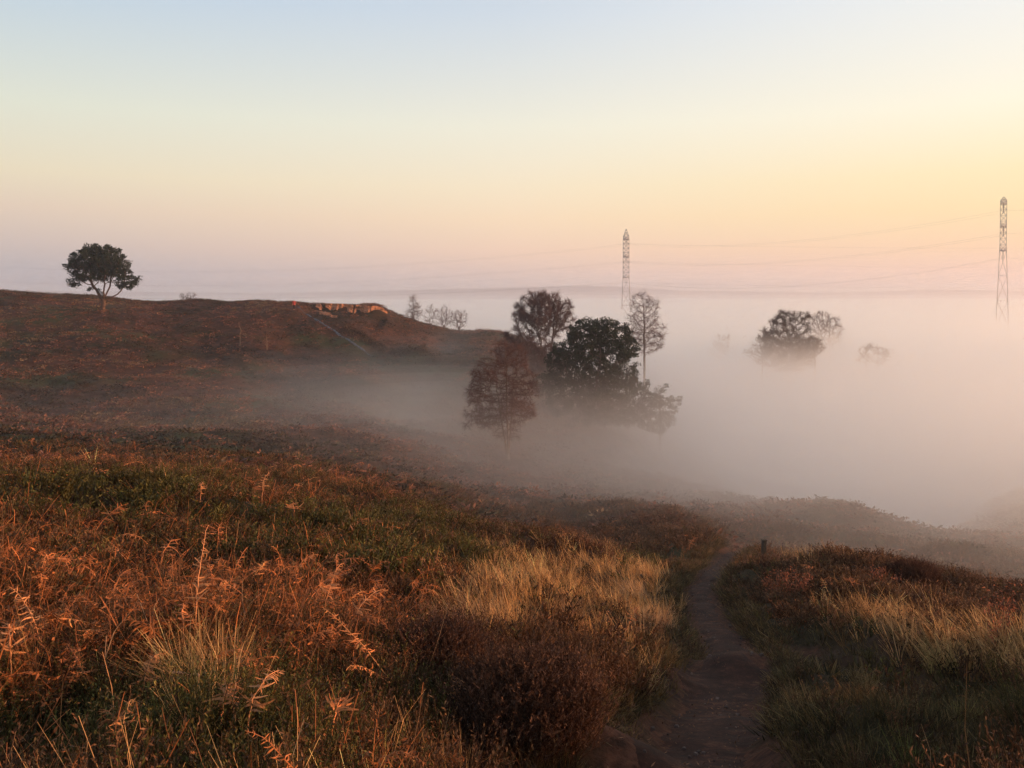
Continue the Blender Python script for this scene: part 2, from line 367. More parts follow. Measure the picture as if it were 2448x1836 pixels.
def frond(m, rs, L=.55, up=.8, curl=.4, pin=.10, sag=.5, dens=30, stemfrac=.4, scale=1.0, c=(1, 1, 1), a=None, stem=None):
    """a dead bracken frond: bending rachis, withered side pinnae that hang and curl"""
    a = rs.rand() * 2 * pi if a is None else a
    h = np.array([cos(a), sin(a), 0]); n = 14
    P = [np.zeros(3)]; el = up
    for i in range(n):
        el -= curl * (i / n) * .35
        P.append(P[-1] + (h * cos(el) + np.array([0, 0, 1]) * sin(el)) * L / n + rs.normal(0, .004, 3))
    P = np.array(P) * scale
    (stem or m).tube(P, np.linspace(.0045, .0015, n + 1) * scale, 4, np.array(c) * 1.25, cap=False)
    side = np.cross(h, [0, 0, 1.])
    for i in range(dens):
        t = stemfrac + (1 - stemfrac) * i / dens
        p = P[0] * 0; f = t * n; j = min(int(f), n - 1); p = P[j] + (P[j + 1] - P[j]) * (f - j)
        ax = P[min(j + 1, n)] - P[j]; ax /= np.linalg.norm(ax) + 1e-9
        for sg in (-1, 1):
            if rs.rand() < .22: continue
            Lp = pin * scale * (1 - (t - stemfrac) / (1 - stemfrac)) ** .75 * (.6 + .5 * rs.rand()) + .012 * scale
            d = side * sg * (.7 + .3 * rs.rand()) + ax * .5 + np.array([0, 0, -1]) * sag * rs.rand() + rs.normal(0, .3, 3); d /= np.linalg.norm(d)
            q = [p]; dd = d.copy(); cu = rs.normal(0, .55, 3) + np.array([0, 0, rs.choice([-.45, .5])])
            for s_ in range(4):
                q.append(q[-1] + dd * Lp / 4); dd = dd + cu * .4; dd /= np.linalg.norm(dd)
            q = np.array(q); nrm = np.cross(dd, ax) ; nrm /= np.linalg.norm(nrm) + 1e-9
            wv = np.cross(nrm, d); wv = ax * .8 + nrm * rs.normal(0, .5); wv /= np.linalg.norm(wv) + 1e-9
            w = np.minimum(Lp * np.array([.05, .07, .06, .04, .012]) + .0008, .0065)
            # toothed outline: saw edges
            v = np.empty((10, 3)); v[0::2] = q - wv * w[:, None] * .8; v[1::2] = q + wv * w[:, None] * (.6 + .8 * rs.rand(5, 1))
            m.add(v, [(2 * k, 2 * k + 1, 2 * k + 3, 2 * k + 2) for k in range(4)], np.array(c) * (.55 + .75 * rs.rand()))
def bracken_proto(seed, n=3, **k):
    rs = R(seed); m = MB()
    for _ in range(n): frond(m, rs, L=.35 + .25 * rs.rand(), up=.3 + 1.0 * rs.rand(), curl=.3 + .8 * rs.rand(), **k)
    return m.arrays()
def litter_proto(seed, n=80):
    rs = R(seed); m = MB()
    for _ in range(n):
        p = np.r_[rs.normal(0, .13, 2), abs(rs.normal(0.05, .07))]
        leaf_tri(m, p, rs.normal(0, 1, 3) * [1, 1, .8], rs.normal(0, 1, 3), .014 + .026 * rs.rand(), .005 + .008 * rs.rand(), np.ones(3) * (.4 + rs.rand()), .3)
    for _ in range(4):
        p = np.r_[rs.normal(0, .08, 2), -.02]; d = rs.normal(0, 1, 3); d[2] = abs(d[2]) * 1.2 + .2; d /= np.linalg.norm(d)
        ribbon_stem(m, [p, p + d * .15, p + d * .27 + [0, 0, .02], p + d * .36], .006, np.ones(3) * 1.3, rs)
    return m.arrays()
def bush_proto(seed, n=26, r=.5, ls=.22):
    rs = R(seed); m = MB()
    for _ in range(n):
        d = rs.normal(0, 1, 3); d[2] = abs(d[2]); d /= np.linalg.norm(d)
        p = d * [r, r, r * .75] * (.45 + .6 * rs.rand())
        leaf_tri(m, p - [0, 0, .05], d + rs.normal(0, .7, 3), rs.normal(0, 1, 3), ls * (.6 + .9 * rs.rand()), ls * .5, np.ones(3) * (.55 + .85 * rs.rand()))
    return m.arrays()
def scatter(protos, P, scale, tint, rs, tilt=.15, lean=None):
    """replicate prototypes at P (k,3) -> merged arrays"""
    Vs, Ts, Cs = [], [], []; n0 = 0
    idx = rs.randint(0, len(protos), len(P))
    for pi_, (v, t, c) in enumerate(protos):
        m = np.where(idx == pi_)[0]
        if not len(m): continue
        k = len(m); a = rs.rand(k) * 2 * pi; ca, sa = np.cos(a), np.sin(a)
        s = (scale.T if scale.ndim == 2 and scale.shape[0] == 3 and scale.shape[1] != 3 else scale)[m]
        if s.ndim == 1: s = np.c_[s, s, s]
        x = v[None, :, 0] * s[:, 0:1]; y = v[None, :, 1] * s[:, 1:2]; z = v[None, :, 2] * s[:, 2:3]
        X = x * ca[:, None] - y * sa[:, None]; Y = x * sa[:, None] + y * ca[:, None]
        tx = rs.normal(0, tilt, k)[:, None]; ty = rs.normal(0, tilt, k)[:, None]
        if lean is not None: tx = tx + lean[0]; ty = ty + lean[1]
        X = X + z * tx; Y = Y + z * ty
        W_ = np.stack([X + P[m, 0:1], Y + P[m, 1:2], z + P[m, 2:3]], -1).reshape(-1, 3)
        Tt = (t[None] + (np.arange(k) * len(v))[:, None, None]).reshape(-1, 3) + n0
        Cc = (c[None] * tint[m][:, None, :]).reshape(-1, 3)
        Vs.append(W_); Ts.append(Tt); Cs.append(Cc); n0 += len(W_)
    return np.vstack(Vs), np.vstack(Ts), np.vstack(Cs)
def merge(L):
    n = 0; V_, T_, C_ = [], [], []
    for v, t, c in L: V_.append(v); T_.append(t + n); C_.append(c); n += len(v)
    return np.vstack(V_), np.vstack(T_), np.vstack(C_)

# ------------------------------------------------------------------ planting map
ZONES = {  # kind: [(px,py,rx,ry,weight)]
    'bracken': [(130, 620, 190, 75, 1.5), (330, 650, 110, 60, 1.3), (60, 462, 90, 12, 1.6), (300, 498, 80, 14, 1.9), (330, 580, 130, 25, .5), (120, 740, 120, 30, .35), (230, 545, 100, 20, .6), (480, 600, 40, 20, .7), (820, 595, 70, 20, .7), (600, 545, 120, 12, .5)],
    'green': [(330, 525, 130, 18, 1.5), (130, 500, 140, 16, 1.4), (430, 545, 60, 25, 1.6), (100, 745, 140, 45, 1.3), (250, 740, 100, 45, 1.2), (300, 565, 90, 22, 1.1), (500, 555, 50, 14, .8), (640, 562, 40, 8, .6), (400, 700, 50, 60, .7), (380, 745, 120, 30, .7)],
    'brown': [(520, 690, 110, 60, 1.5), (430, 750, 150, 40, 1.0), (400, 620, 80, 40, .7), (880, 590, 140, 30, 1.3), (980, 625, 80, 40, .8), (560, 545, 120, 18, 1.1), (500, 520, 200, 20, .8), (640, 540, 90, 12, 1.)],
    'straw': [(500, 610, 34, 40, 1.8), (560, 590, 60, 24, .7), (635, 590, 40, 14, 2.0), (660, 612, 40, 12, 1.5), (590, 640, 60, 25, .5), (560, 560, 60, 12, 1.1), (880, 610, 50, 14, 1.2), (930, 640, 60, 25, .9), (1000, 665, 60, 16, 1.2), (215, 700, 30, 30, 1.1), (640, 685, 40, 20, .5), (820, 560, 30, 8, .6)],
    'short': [(580, 650, 60, 25, .6), (680, 640, 70, 20, 1.2), (820, 670, 90, 40, 1.5), (800, 730, 60, 60, 1.6), (960, 745, 150, 50, 1.9), (600, 690, 60, 40, .8), (620, 655, 60, 15, .8), (670, 560, 60, 10, .6), (740, 590, 60, 30, .7)],
}
def zone_w(px, py, kind):
    s = np.full(px.shape, .03 if kind in ('straw', 'short') else .12)
    for a, b, rx, ry, w in ZONES[kind]: s += w * np.exp(-(((px - a) / rx) ** 2 + ((py - b) / ry) ** 2))
    return s
def sample_ground(n, r0, r1, rs, az=(-42, 42), expo=-.8):
    u = rs.rand(n); k = expo + 2
    r = (r0 ** k + u * (r1 ** k - r0 ** k)) ** (1 / k)
    a = np.radians(az[0] + rs.rand(n) * (az[1] - az[0]))
    x = r * np.sin(a); y = r * np.cos(a)
    return np.c_[x, y, Hgt(x, y)]
KINDS = ['bracken', 'green', 'brown', 'straw', 'short']
def classify(P, rs):
    px, py = proj(P)
    Wt = np.array([zone_w(px, py, k) ** 1.8 * np.exp((2.6 if i == 3 else 1.5) * fbm(P[:, 0] / (.6 if i == 3 else .9), P[:, 1] / (.6 if i == 3 else .9), 100 + i * 7, 3)) for i, k in enumerate(KINDS)])
    pd = path_dist(P[:, 0], P[:, 1])
    Wt[4] += (pd < 1.1) * 2.
    c = np.cumsum(Wt / Wt.sum(0), 0); u = rs.rand(len(P))
    k = (u[None] > c).sum(0)
    k = np.minimum(k, 4)
    soil = pd < .50 + .22 * rs.rand(len(P)) + .22 * fbm(P[:, 0] / .7, P[:, 1] / .7, 31) + .14 * (P[:, 1] < 13)
    for (a, b, ra, rb) in SOILS: soil |= (np.hypot((px - a) / ra, (py - b) / rb) < .75 + .3 * rs.rand(len(P)))
    k[soil] = -1
    k[(pd < .75) & (k < 3) & (k >= 0)] = 4
    k[(k == 0) & ((np.hypot(P[:, 0], P[:, 1]) < 2.9) | ((px > 700) & (P[:, 1] < 8)))] = 2
    return k, px, py, pd
STUFF = {k: [] for k in ['heather', 'moor_grass', 'bracken_litter', 'short_grass']}
def col_mix(rs, n, a, b, j=.38):
    t = rs.rand(n, 1); return (np.array(a) * (1 - t) + np.array(b) * t) * (1 + rs.normal(0, j, (n, 1))).clip(.4, 1.8)
def plant(n, r0, r1, seed, lod, expo):
    rs = R(seed); P = sample_ground(n, r0, r1, rs, expo=expo)
    k, px, py, pd = classify(P, rs)
    r = np.hypot(P[:, 0], P[:, 1]); big = 1 + r / (26 if lod else 60); bigs = np.c_[big, big, 1 + .12 * (big - 1)]
    hp = [heather_proto(seed + i, *((9, 7, .034, .010, .34) if lod else (16, 15, .0135, .004, .34))) for i in range(6)]
    gp = [grass_proto(seed + 20 + i, *((14, .5, .010, .08, .55, 3) if lod else (30, .5, .0042, .06, .55, 4))) for i in range(6)]
    sg = [grass_proto(seed + 40 + i, *((14, .13, .012, .12, .9, 2) if lod else (34, .13, .005, .10, .9, 3))) for i in range(5)]
    gg = [grass_proto(seed + 60 + i, *((16, .27, .011, .09, .6, 3) if lod else (34, .27, .0045, .08, .6, 4))) for i in range(6)]
    bp = [bracken_proto(seed + 80 + i, 1 if lod else 2, dens=14 if lod else 22, pin=.07 + .05 * (i % 3) / 2, sag=.3 + .2 * (i % 4)) for i in range(12)]
    lp = [litter_proto(seed + 90 + i, 40 if lod else 100) for i in range(5)]
    def sel(mask): return np.where(mask)[0]
    m = sel(k == 2)
    STUFF['heather'].append(scatter(hp, P[m], (.75 + .6 * rs.rand(len(m))) * bigs[m].T ** .6, col_mix(rs, len(m), (.125, .055, .026), (.07, .040, .018)), rs))
    m = sel(k == 1); h = rs.rand(len(m)) < .82; a, b = m[h], m[~h]
    STUFF['heather'].append(scatter(hp, P[a], (.7 + .55 * rs.rand(len(a))) * bigs[a].T ** .6, col_mix(rs, len(a), (.046, .047, .012), (.092, .066, .017)), rs))
    STUFF['moor_grass'].append(scatter(gg, P[b], (.6 + .6 * rs.rand(len(b))) * bigs[b].T ** .5, col_mix(rs, len(b), (.075, .085, .02), (.15, .12, .035)), rs))
    m = sel(k == 3)
    STUFF['moor_grass'].append(scatter(gp, P[m], (.6 + .5 * rs.rand(len(m))) * bigs[m].T ** .3, col_mix(rs, len(m), (.52, .29, .12), (.32, .17, .06)), rs, lean=(-.25, 0)))
    m = sel(k == 4)
    STUFF['short_grass'].append(scatter(sg, P[m], (.6 + .8 * rs.rand(len(m))) * bigs[m].T ** .5, col_mix(rs, len(m), (.034, .032, .012), (.13, .075, .028)), rs))
    m = sel(k == 0); h = rs.rand(len(m)); a, b, c = m[h < .44], m[(h >= .44) & (h < .54)], m[h >= .54]
    STUFF['bracken_litter'].append(scatter(lp, P[a], (.8 + .7 * rs.rand(len(a))) * bigs[a].T ** .5, col_mix(rs, len(a), (.30, .095, .028), (.10, .038, .015)), rs, tilt=.4))
    STUFF['bracken_litter'].append(scatter(bp, P[b] + [0, 0, .12], (.7 + .5 * rs.rand(len(b))) * bigs[b].T ** .5, col_mix(rs, len(b), (.44, .155, .050), (.22, .075, .026)), rs, tilt=.4))
    STUFF['heather'].append(scatter(hp, P[c], (.7 + .5 * rs.rand(len(c))) * bigs[c].T ** .6, col_mix(rs, len(c), (.115, .055, .024), (.06, .048, .016)), rs))
    # sparse upright dry stalks among everything
    m = sel((k >= 0) & (k < 4) & (rs.rand(len(k)) < .022))
    st = [grass_proto(seed + 120 + i, 2, .62, .0035 if not lod else .008, .02, .35, 4, .3) for i in range(4)]
    STUFF['moor_grass'].append(scatter(st, P[m], .6 + .6 * rs.rand(len(m)), col_mix(rs, len(m), (.36, .18, .08), (.2, .10, .045)), rs))
plant(9500, 1.6, 10, 1000, False, -.7)
plant(26000, 8, 48, 2000, True, -1.25)
def path_edge():
    rs = R(555); n = 2600; i = rs.randint(4, 102, n); P = PATHS[i]; d = np.gradient(PATHS, axis=0)[i]; d /= np.linalg.norm(d, axis=1)[:, None]; nn = np.c_[d[:, 1], -d[:, 0]]
    off = (.56 + .38 * rs.rand(n) + .12 * (P[:, 1] < 13) + .12 * fbm(i / 3., rs.randint(0, 2, n) * 9., 3)) * rs.choice([-1, 1], n)
    q = P + nn * off[:, None]; q = np.c_[q, Hgt(q[:, 0], q[:, 1])]; r = np.hypot(q[:, 0], q[:, 1]); h = rs.rand(n); a_, b_ = h < .6, h >= .6
    sc = (.6 + .7 * rs.rand(n)) * (1 + r / 30)
    STUFF['short_grass'].append(scatter([grass_proto(900 + k, 26, .15, .006, .10, 1.1, 4, .8) for k in range(6)], q[a_], sc[a_], col_mix(rs, a_.sum(), (.045, .040, .013), (.17, .095, .035)), rs, .4))
    STUFF['heather'].append(scatter([heather_proto(910 + k, 10, 10, .015, .005, .15) for k in range(5)], q[b_], sc[b_], col_mix(rs, b_.sum(), (.10, .045, .022), (.05, .04, .014)), rs, .4))
path_edge()
for L_ in STUFF.values():
    for i_, (v_, t_, c_) in enumerate(L_): L_[i_] = (v_, t_, c_ * 1.25)
# the near hillside beside the frame, seen from a step aside
# far heath
def far_heath():
    rs = R(77); P = sample_ground(60000, 36, 190, rs, az=(-38, 38), expo=-.6)
    n = fbm(P[:, 0] / 11, P[:, 1] / 11, 40) + rs.normal(0, .2, len(P))
    P = P[~((P[:, 0] > 45) & (P[:, 1] > 75))]
    n = fbm(P[:, 0] / 11, P[:, 1] / 11, 40) + rs.normal(0, .22, len(P))
    fd = np.full(len(P), 99.)
    for q in resample(FP, 60): fd = np.minimum(fd, np.hypot(P[:, 0] - q[0], P[:, 1] - q[1]))
    keep = fd > .35; P = P[keep]; n = n[keep]
    pr = [bush_proto(300 + i, 22) for i in range(6)]
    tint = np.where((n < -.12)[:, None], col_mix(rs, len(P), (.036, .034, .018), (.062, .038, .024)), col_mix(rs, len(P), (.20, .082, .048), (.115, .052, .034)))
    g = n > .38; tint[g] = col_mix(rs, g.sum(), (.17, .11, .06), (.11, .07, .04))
    s = (.35 + .95 * rs.rand(len(P)) ** 3)
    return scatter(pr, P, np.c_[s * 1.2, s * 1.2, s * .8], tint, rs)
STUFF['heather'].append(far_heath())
# fringe of taller bushes along the ridge top and the spur
def fringe():
    rs = R(5); L = []
    for pts, n, s0, s1 in [([(-60, 292, 141), (0, 294, 141), (100, 299, 149), (200, 301, 150), (294, 303, 147), (375, 302, 149)], 1000, .3, 1.0),
                           ([(325, 305, 149), (350, 303, 149), (377, 303, 149)], 120, .6, .95),
                           ([(345, 322, 134), (375, 338, 128), (420, 350, 119), (465, 362, 113), (500, 372, 108)], 420, .6, 1.5)]:
        Q = np.array([at(*p)[:2] for p in pts]); t = rs.rand(n) * (len(Q) - 1); i = np.minimum(t.astype(int), len(Q) - 2)
        q = Q[i] + (Q[i + 1] - Q[i]) * (t - i)[:, None] + rs.normal(0, .9, (n, 2))
        if n == 120: q[:, 1] = 148.6 + abs(rs.normal(0, .5, n))
        P = np.c_[q, Hgt(q[:, 0], q[:, 1])]; s = s0 + (s1 - s0) * rs.rand(n) ** 2
        L.append(scatter([bush_proto(400 + i, 50, .5, .17) for i in range(5)], P, s, col_mix(rs, n, (.085, .042, .028), (.045, .035, .02)), rs))
    return merge(L)
STUFF['heather'].append(fringe())
LB = {'heather': ('brown and dull green heather covering the whole heath', 'heather'), 'moor_grass': ('green and straw coloured moor grass tufts across the slope', 'grass'),
      'bracken_litter': ('withered russet bracken litter tangled over the left bank', 'bracken'), 'short_grass': ('short trodden grass along the edges of the earth path', 'grass')}
tot = 0
for k_, L_ in STUFF.items():
    v, t, c = merge(L_); tot += len(t)
    o = make_mesh(k_, v, t, c.clip(0, .8), M_LEAF); tag(o, *LB[k_], kind='stuff')
print('ground cover tris', tot, round(time.time() - T0, 1))
STUFF.clear()
# ------------------------------------------------------------------ trees
def grow(base, tops, att, step, infl, kill, iters=90, rs=None, wig=.15, tropism=(0, 0, 0), fork=None):
    """space colonisation: a skeleton that reaches into the crown volume"""
    N = [np.array(base, float)]; par = [-1]
    f0 = 0
    if fork is not None:
        for i in range(1, 7): N.append(N[0] + (fork - N[0]) * i / 6 + rs.normal(0, .05, 3)); par.append(len(N) - 2)
        f0 = 6
    for tp in tops:
        P0 = N[f0]; n = max(2, int(np.linalg.norm(np.array(tp) - P0) / step)); last = f0
        for i in range(1, n + 1):
            q = P0 + (np.array(tp) - P0) * i / n + rs.normal(0, step * wig * .6, 3) * (i < n); N.append(q); par.append(last); last = len(N) - 1
    A = np.array(att); alive = np.ones(len(A), bool); tr = np.array(tropism)
    for _ in range(iters):
        if not alive.any(): break
        NN = np.array(N); a = A[alive]
        d = np.linalg.norm(a[:, None] - NN[None], axis=2); j = d.argmin(1); dm = d[np.arange(len(a)), j]
        ok = dm < infl
        if not ok.any(): break
        new = []
        for k in np.unique(j[ok]):
            v = a[ok & (j == k)] - NN[k]; v = (v / np.linalg.norm(v, axis=1)[:, None]).sum(0)
            v = v / (np.linalg.norm(v) + 1e-9) + rs.normal(0, wig, 3) + tr; v /= np.linalg.norm(v)
            new.append((NN[k] + v * step, k))
        for p, k in new: N.append(p); par.append(int(k))
        nn = np.array([p for p, k in new])
        idx = np.where(alive)[0]; dd = np.linalg.norm(A[idx][:, None] - nn[None], axis=2).min(1)
        alive[idx[dd < kill]] = False
    return np.array(N), np.array(par)
def radii(N, par, r0, e=2.2, rmax=None):
    s = np.zeros(len(N)); child = np.zeros(len(N), int)
    for p in par:
        if p >= 0: child[p] += 1
    s[child == 0] = r0 ** e
    for i in range(len(N) - 1, 0, -1): s[par[i]] += s[i]
    r = s ** (1 / e)
    if rmax: r = r * (rmax / r.max()) ** (np.log(r / r0 + 1) / np.log(r.max() / r0 + 1))
    return r, child
def seg_tubes(m, N, par, r, mask, n, c):
    for i in np.where(mask)[0]:
        p = par[i]
        if p < 0: continue
        d = N[i] - N[p]; L = np.linalg.norm(d)
        if L < 1e-6: continue
        d /= L; ref = np.array([1., 0, 0]) if abs(d[2]) > .7 else np.array([0, 0, 1.])
        a = np.cross(d, ref); a /= np.linalg.norm(a); b = np.cross(d, a)
        th = np.arange(n) * 2 * pi / n; ring = a[None] * np.cos(th)[:, None] + b[None] * np.sin(th)[:, None]
        rp = min(r[p], r[i] * 1.5)
        v = np.vstack([N[p] - d * rp * .3 + ring * rp, N[i] + d * r[i] * .3 + ring * r[i]])
        j = np.arange(n); k = (j + 1) % n
        m.add(v, np.c_[j, k, n + k, n + j], c)
def crown_points(ells, Y, n, rs, depth=.8, shell=.0, gap=.24, cell=1.15):
    vol = np.array([e[2] ** 2 * e[3] for e in ells], float); vol /= vol.sum(); out = []
    for e, f in zip(ells, vol):
        k = max(6, int(n * f)); q = rs.normal(0, 1, (k, 3)); q /= np.linalg.norm(q, axis=1)[:, None]; q *= (shell + (1 - shell) * rs.rand(k, 1)) ** (1 / 2.6)
        c = at(e[0], e[1], Y); s = Y / F
        out.append(c + q * [e[2] * s * 1.13, e[2] * s * depth * 1.13, e[3] * s * 1.06])
    P = np.vstack(out); q = np.floor(P / cell + rs.rand(3)).astype(int); hsh = (np.sin(q[:, 0] * 12.9898 + q[:, 1] * 78.233 + q[:, 2] * 37.719) * 43758.5453) % 1
    return P[hsh > gap]
def twigs(m, N, par, r, rs, thr, per, L, w, c, droop=.0, up=.0, seg=3):
    tips = np.where(r < thr * 1.5)[0]; tips = tips[tips > 0]
    i = np.repeat(tips, rs.poisson(per, len(tips))); k = len(i)
    if not k: return
    d = N[i] - N[par[i]]; P = N[par[i]] + d * rs.rand(k, 1); nrm = lambda q: q / (np.linalg.norm(q, axis=1)[:, None] + 1e-9)
    d = nrm(nrm(d) + rs.normal(0, .6, (k, 3)) + [0, 0, up]); l = L * (.35 + .9 * rs.rand(k, 1))
    s = nrm(np.c_[rs.normal(0, 1, (k, 2)), rs.normal(0, .4, k)]); V_ = []; w_ = w * (.7 + .6 * rs.rand(k, 1)); starts = [(P, d, l, w_)]
    mid = P
    for lev in range(2):
        P, d, l, w_ = starts[lev] if lev == 0 else (mid, nrm(d0 + rs.normal(0, .7, (len(mid), 3))), l0 * .6, w0 * .7)
        kk = len(P); s = nrm(np.cross(d, rs.normal(0, 1, (kk, 3)))); pts = [P]; dd = d
        for q in range(seg): pts.append(pts[-1] + dd * l / seg); dd = nrm(dd + rs.normal(0, .22, (kk, 3)) + [0, 0, -droop])
        v = np.stack([p + sg * s * w_ * (.5 - .1 * q) for q, p in enumerate(pts) for sg in (-1, 1)], 1).reshape(-1, 3)
        b0 = np.arange(kk)[:, None] * 2 * (seg + 1); t = np.vstack([np.vstack([b0 + [2 * q, 2 * q + 1, 2 * q + 3], b0 + [2 * q, 2 * q + 3, 2 * q + 2]]) for q in range(seg)])
        m.add(v, t, np.repeat(np.array(c)[None] * (.65 + .7 * rs.rand(kk, 1)), 2 * (seg + 1), 0))
        if lev == 0: f = np.tile(np.arange(kk), 2); mid = np.vstack([pts[1], pts[2]]); d0 = d[f]; l0 = l[f]; w0 = w_[f]
def tree(name, label, cat, base_px, Y, tops_px, ells, seed, kind='bare', natt=420, step=.45, r0=.012, rmax=.16, tw=(5, .7, .02), col=(.13, .085, .08), bark=(.11, .085, .075),
         group=None, droop=.1, up=.2, depth=.8, leaf=(.035, .045, .022), leafn=30, leafs=.2, clump=.5, z0=None, flat=.6, kill=None, fork=None):
    rs = R(seed); b = at(base_px[0], base_px[1], Y); x, y = b[0], b[1]
    z = H1(x, y) if z0 is None else z0
    base = np.array([x, y, z - .15]); e = empty(name, (x, y, z), label, cat, group)
    tops = [at(p[0], p[1], Y + (p[2] if len(p) > 2 else 0)) for p in tops_px]
    att = crown_points(ells, Y, int(natt * 1.5), rs, depth)
    N, par = grow(base, tops, att, step, 40 * step, (kill or 1.15 * step), rs=rs, iters=140, fork=None if fork is None else at(fork[0], fork[1], Y))
    r, ch = radii(N, par, r0, rmax=rmax)
    o = np.array([x, y, z])
    mt = MB(); thick = r > r0 * 1.9
    seg_tubes(mt, N, par, r, thick, 7, bark)
    # root flare
    mt.tube([base - [0, 0, .2], base + [0, 0, .35], base + [0, 0, 1.0]], [r[0] * 1.7, r[0] * 1.2, r[0]], 9, bark)
    mt.build('trunk', M_BARK, e, origin=o)
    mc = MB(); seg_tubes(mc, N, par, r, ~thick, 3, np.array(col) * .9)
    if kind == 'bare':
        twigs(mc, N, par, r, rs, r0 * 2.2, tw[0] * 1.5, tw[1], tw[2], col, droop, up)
    else:
        twigs(mc, N, par, r, rs, r0 * 2.2, 1.2, tw[1] * .6, tw[2], col, 0, .2)
        tips = np.where(r < r0 * 2.0)[0]; k = len(tips) * leafn
        cen = np.repeat(N[tips], leafn, 0); q = rs.normal(0, 1, (k, 3)); q /= np.linalg.norm(q, axis=1)[:, None]
        p = cen + q * (rs.rand(k, 1) ** .5) * clump * [1, 1, flat] * (0.55 + .8 * np.repeat(rs.rand(len(tips), 1), leafn, 0))
        d = q * .8 + rs.normal(0, .5, (k, 3)) + [0, 0, .5]; d /= np.linalg.norm(d, axis=1)[:, None]
        s = np.cross(d, rs.normal(0, 1, (k, 3))); s /= np.linalg.norm(s, axis=1)[:, None]
        Ls = leafs * (.5 + .8 * rs.rand(k, 1)); ww = Ls * .28
        v = np.stack([p, p + d * Ls * .5 + s * ww, p + d * Ls, p + d * Ls * .5 - s * ww], 1).reshape(-1, 3)
        i = np.arange(k)[:, None] * 4
        cl = np.repeat(np.array(leaf)[None] * (.6 + .8 * rs.rand(k, 1)) * (.75 + .5 * np.repeat(rs.rand(len(tips), 1), leafn, 0)), 4, 0)
        mc.add(v, np.vstack([i + [0, 1, 2], i + [0, 2, 3]]), cl)
    mc.build('crown', M_TWIG if kind == 'bare' else M_PINE, e, origin=o)
    return e
# the lone pine on the ridge
tree('pine_tree', 'lone dark green pine with a spreading crown on the left ridge', 'tree', (103, 312), 132,
     [(99, 290), (104, 288, -1), (110, 286, 1), (92, 284, 0), (118, 294, 0)],
     [(97, 259, 23, 14), (82, 268, 15, 13), (112, 264, 17, 11), (101, 251, 17, 7), (125, 280, 13, 8), (131, 285, 8, 4.5), (75, 283, 9, 4.5), (92, 277, 17, 8), (113, 275, 13, 6), (70, 272, 5, 6), (89, 288, 4, 3)],
     11, 'leafy', natt=900, step=.34, r0=.014, rmax=.30, tw=(2, .5, .02), leaf=(.022, .032, .017), leafn=40, leafs=.26, clump=.46, bark=(.11, .062, .04), depth=.85, flat=.6, fork=(103.5, 301))
tree('shrub', 'small bare shrub poking up on the skyline right of the lone pine', 'shrub', (188, 302), 149.5, [(187, 299), (190, 299, .5), (184, 299, -.3)],
     [(188, 296, 7, 5)], 12, natt=70, step=.22, r0=.01, rmax=.05, tw=(3, .5, .018), col=(.10, .07, .065), group='bare shrubs and saplings on the ridge')
# bare trees beyond the spur
G = 'bare trees behind the end of the ridge'
tree('birch_tree', 'narrow bare birch at the left end of the misty group behind the ridge', 'tree', (413, 322), 172, [(413, 302)],
     [(413, 302, 6, 7), (414, 311, 8.5, 9), (410, 318, 8, 6)], 13, natt=260, step=.4, r0=.012, rmax=.13, tw=(5, .8, .022), droop=.25, group=G)
for i, (px, py, rx, ry, lab) in enumerate([(431, 312, 6, 9, 'pointed bare shrub next to the narrow birch behind the ridge'), (444, 314, 8, 8, 'bushy bare shrub in the middle of the misty group behind the ridge'),
                                          (459, 316, 9, 8, 'rounded bare shrub at the right end of the misty group behind the ridge'), (480, 333, 11, 4, 'low faint scrub lowest on the misty slope behind the ridge')]):
    tree('bare_shrub', lab, 'shrub', (px, 328), 166 + 3 * i, [(px - 2, py + 6), (px + 2, py + 5, 1)], [(px, py, rx, ry), (px, py + 7, rx * 1.1, ry * .8), (px - 3, py + 4, rx * .8, ry * .7)], 14 + i, natt=150, step=.35, r0=.011, rmax=.09,
         tw=(4, .8, .02), up=.5, droop=0, group=G)
# the main clump in the valley
tree('broadleaf_tree', 'big round bare tree behind the dark evergreen, its crown against the mist', 'tree', (545, 400), 112, [(541, 345), (552, 342, 1), (533, 350, -1)],
     [(541, 316, 26, 20), (553, 308, 19, 15), (527, 312, 15, 15), (560, 322, 14, 16), (535, 298, 15, 8), (519, 336, 15, 10), (530, 345, 22, 12), (545, 362, 26, 16), (512, 352, 14, 14)], 31, natt=2000, step=.36, r0=.012, rmax=.24,
     tw=(11, .66, .027), col=(.105, .062, .058), droop=.05, up=.3, depth=.9)
tree('evergreen_tree', 'broad dark green evergreen rising out of the fog, darkest tree of the valley', 'tree', (590, 430), 98, [(590, 375), (612, 370, 1), (570, 378, -1), (600, 360, -2)],
     [(600, 352, 34, 30), (573, 362, 26, 26), (618, 340, 16, 17), (588, 335, 24, 15), (622, 368, 15, 20), (560, 385, 28, 15), (605, 390, 34, 16), (640, 388, 12, 8), (606, 324, 14, 6), (585, 408, 40, 16), (615, 412, 34, 14), (632, 354, 8, 12)], 32, 'leafy', natt=2500, step=.36, r0=.014, rmax=.3,
     tw=(2, .5, .02), leaf=(.018, .028, .015), leafn=34, leafs=.24, clump=.38, flat=.8, bark=(.07, .05, .04))
tree('evergreen_shrub', 'small dark bush just right of the broad evergreen, sunk in fog', 'shrub', (660, 410), 96, [(660, 395)],
     [(656, 398, 13, 9), (665, 387, 4, 5), (673, 395, 7, 6), (646, 398, 10, 8), (660, 408, 18, 8), (656, 422, 20, 12)], 33, 'leafy', natt=420, step=.3, r0=.012, rmax=.1, leaf=(.022, .032, .018), leafn=24, leafs=.2, clump=.32, flat=.9)
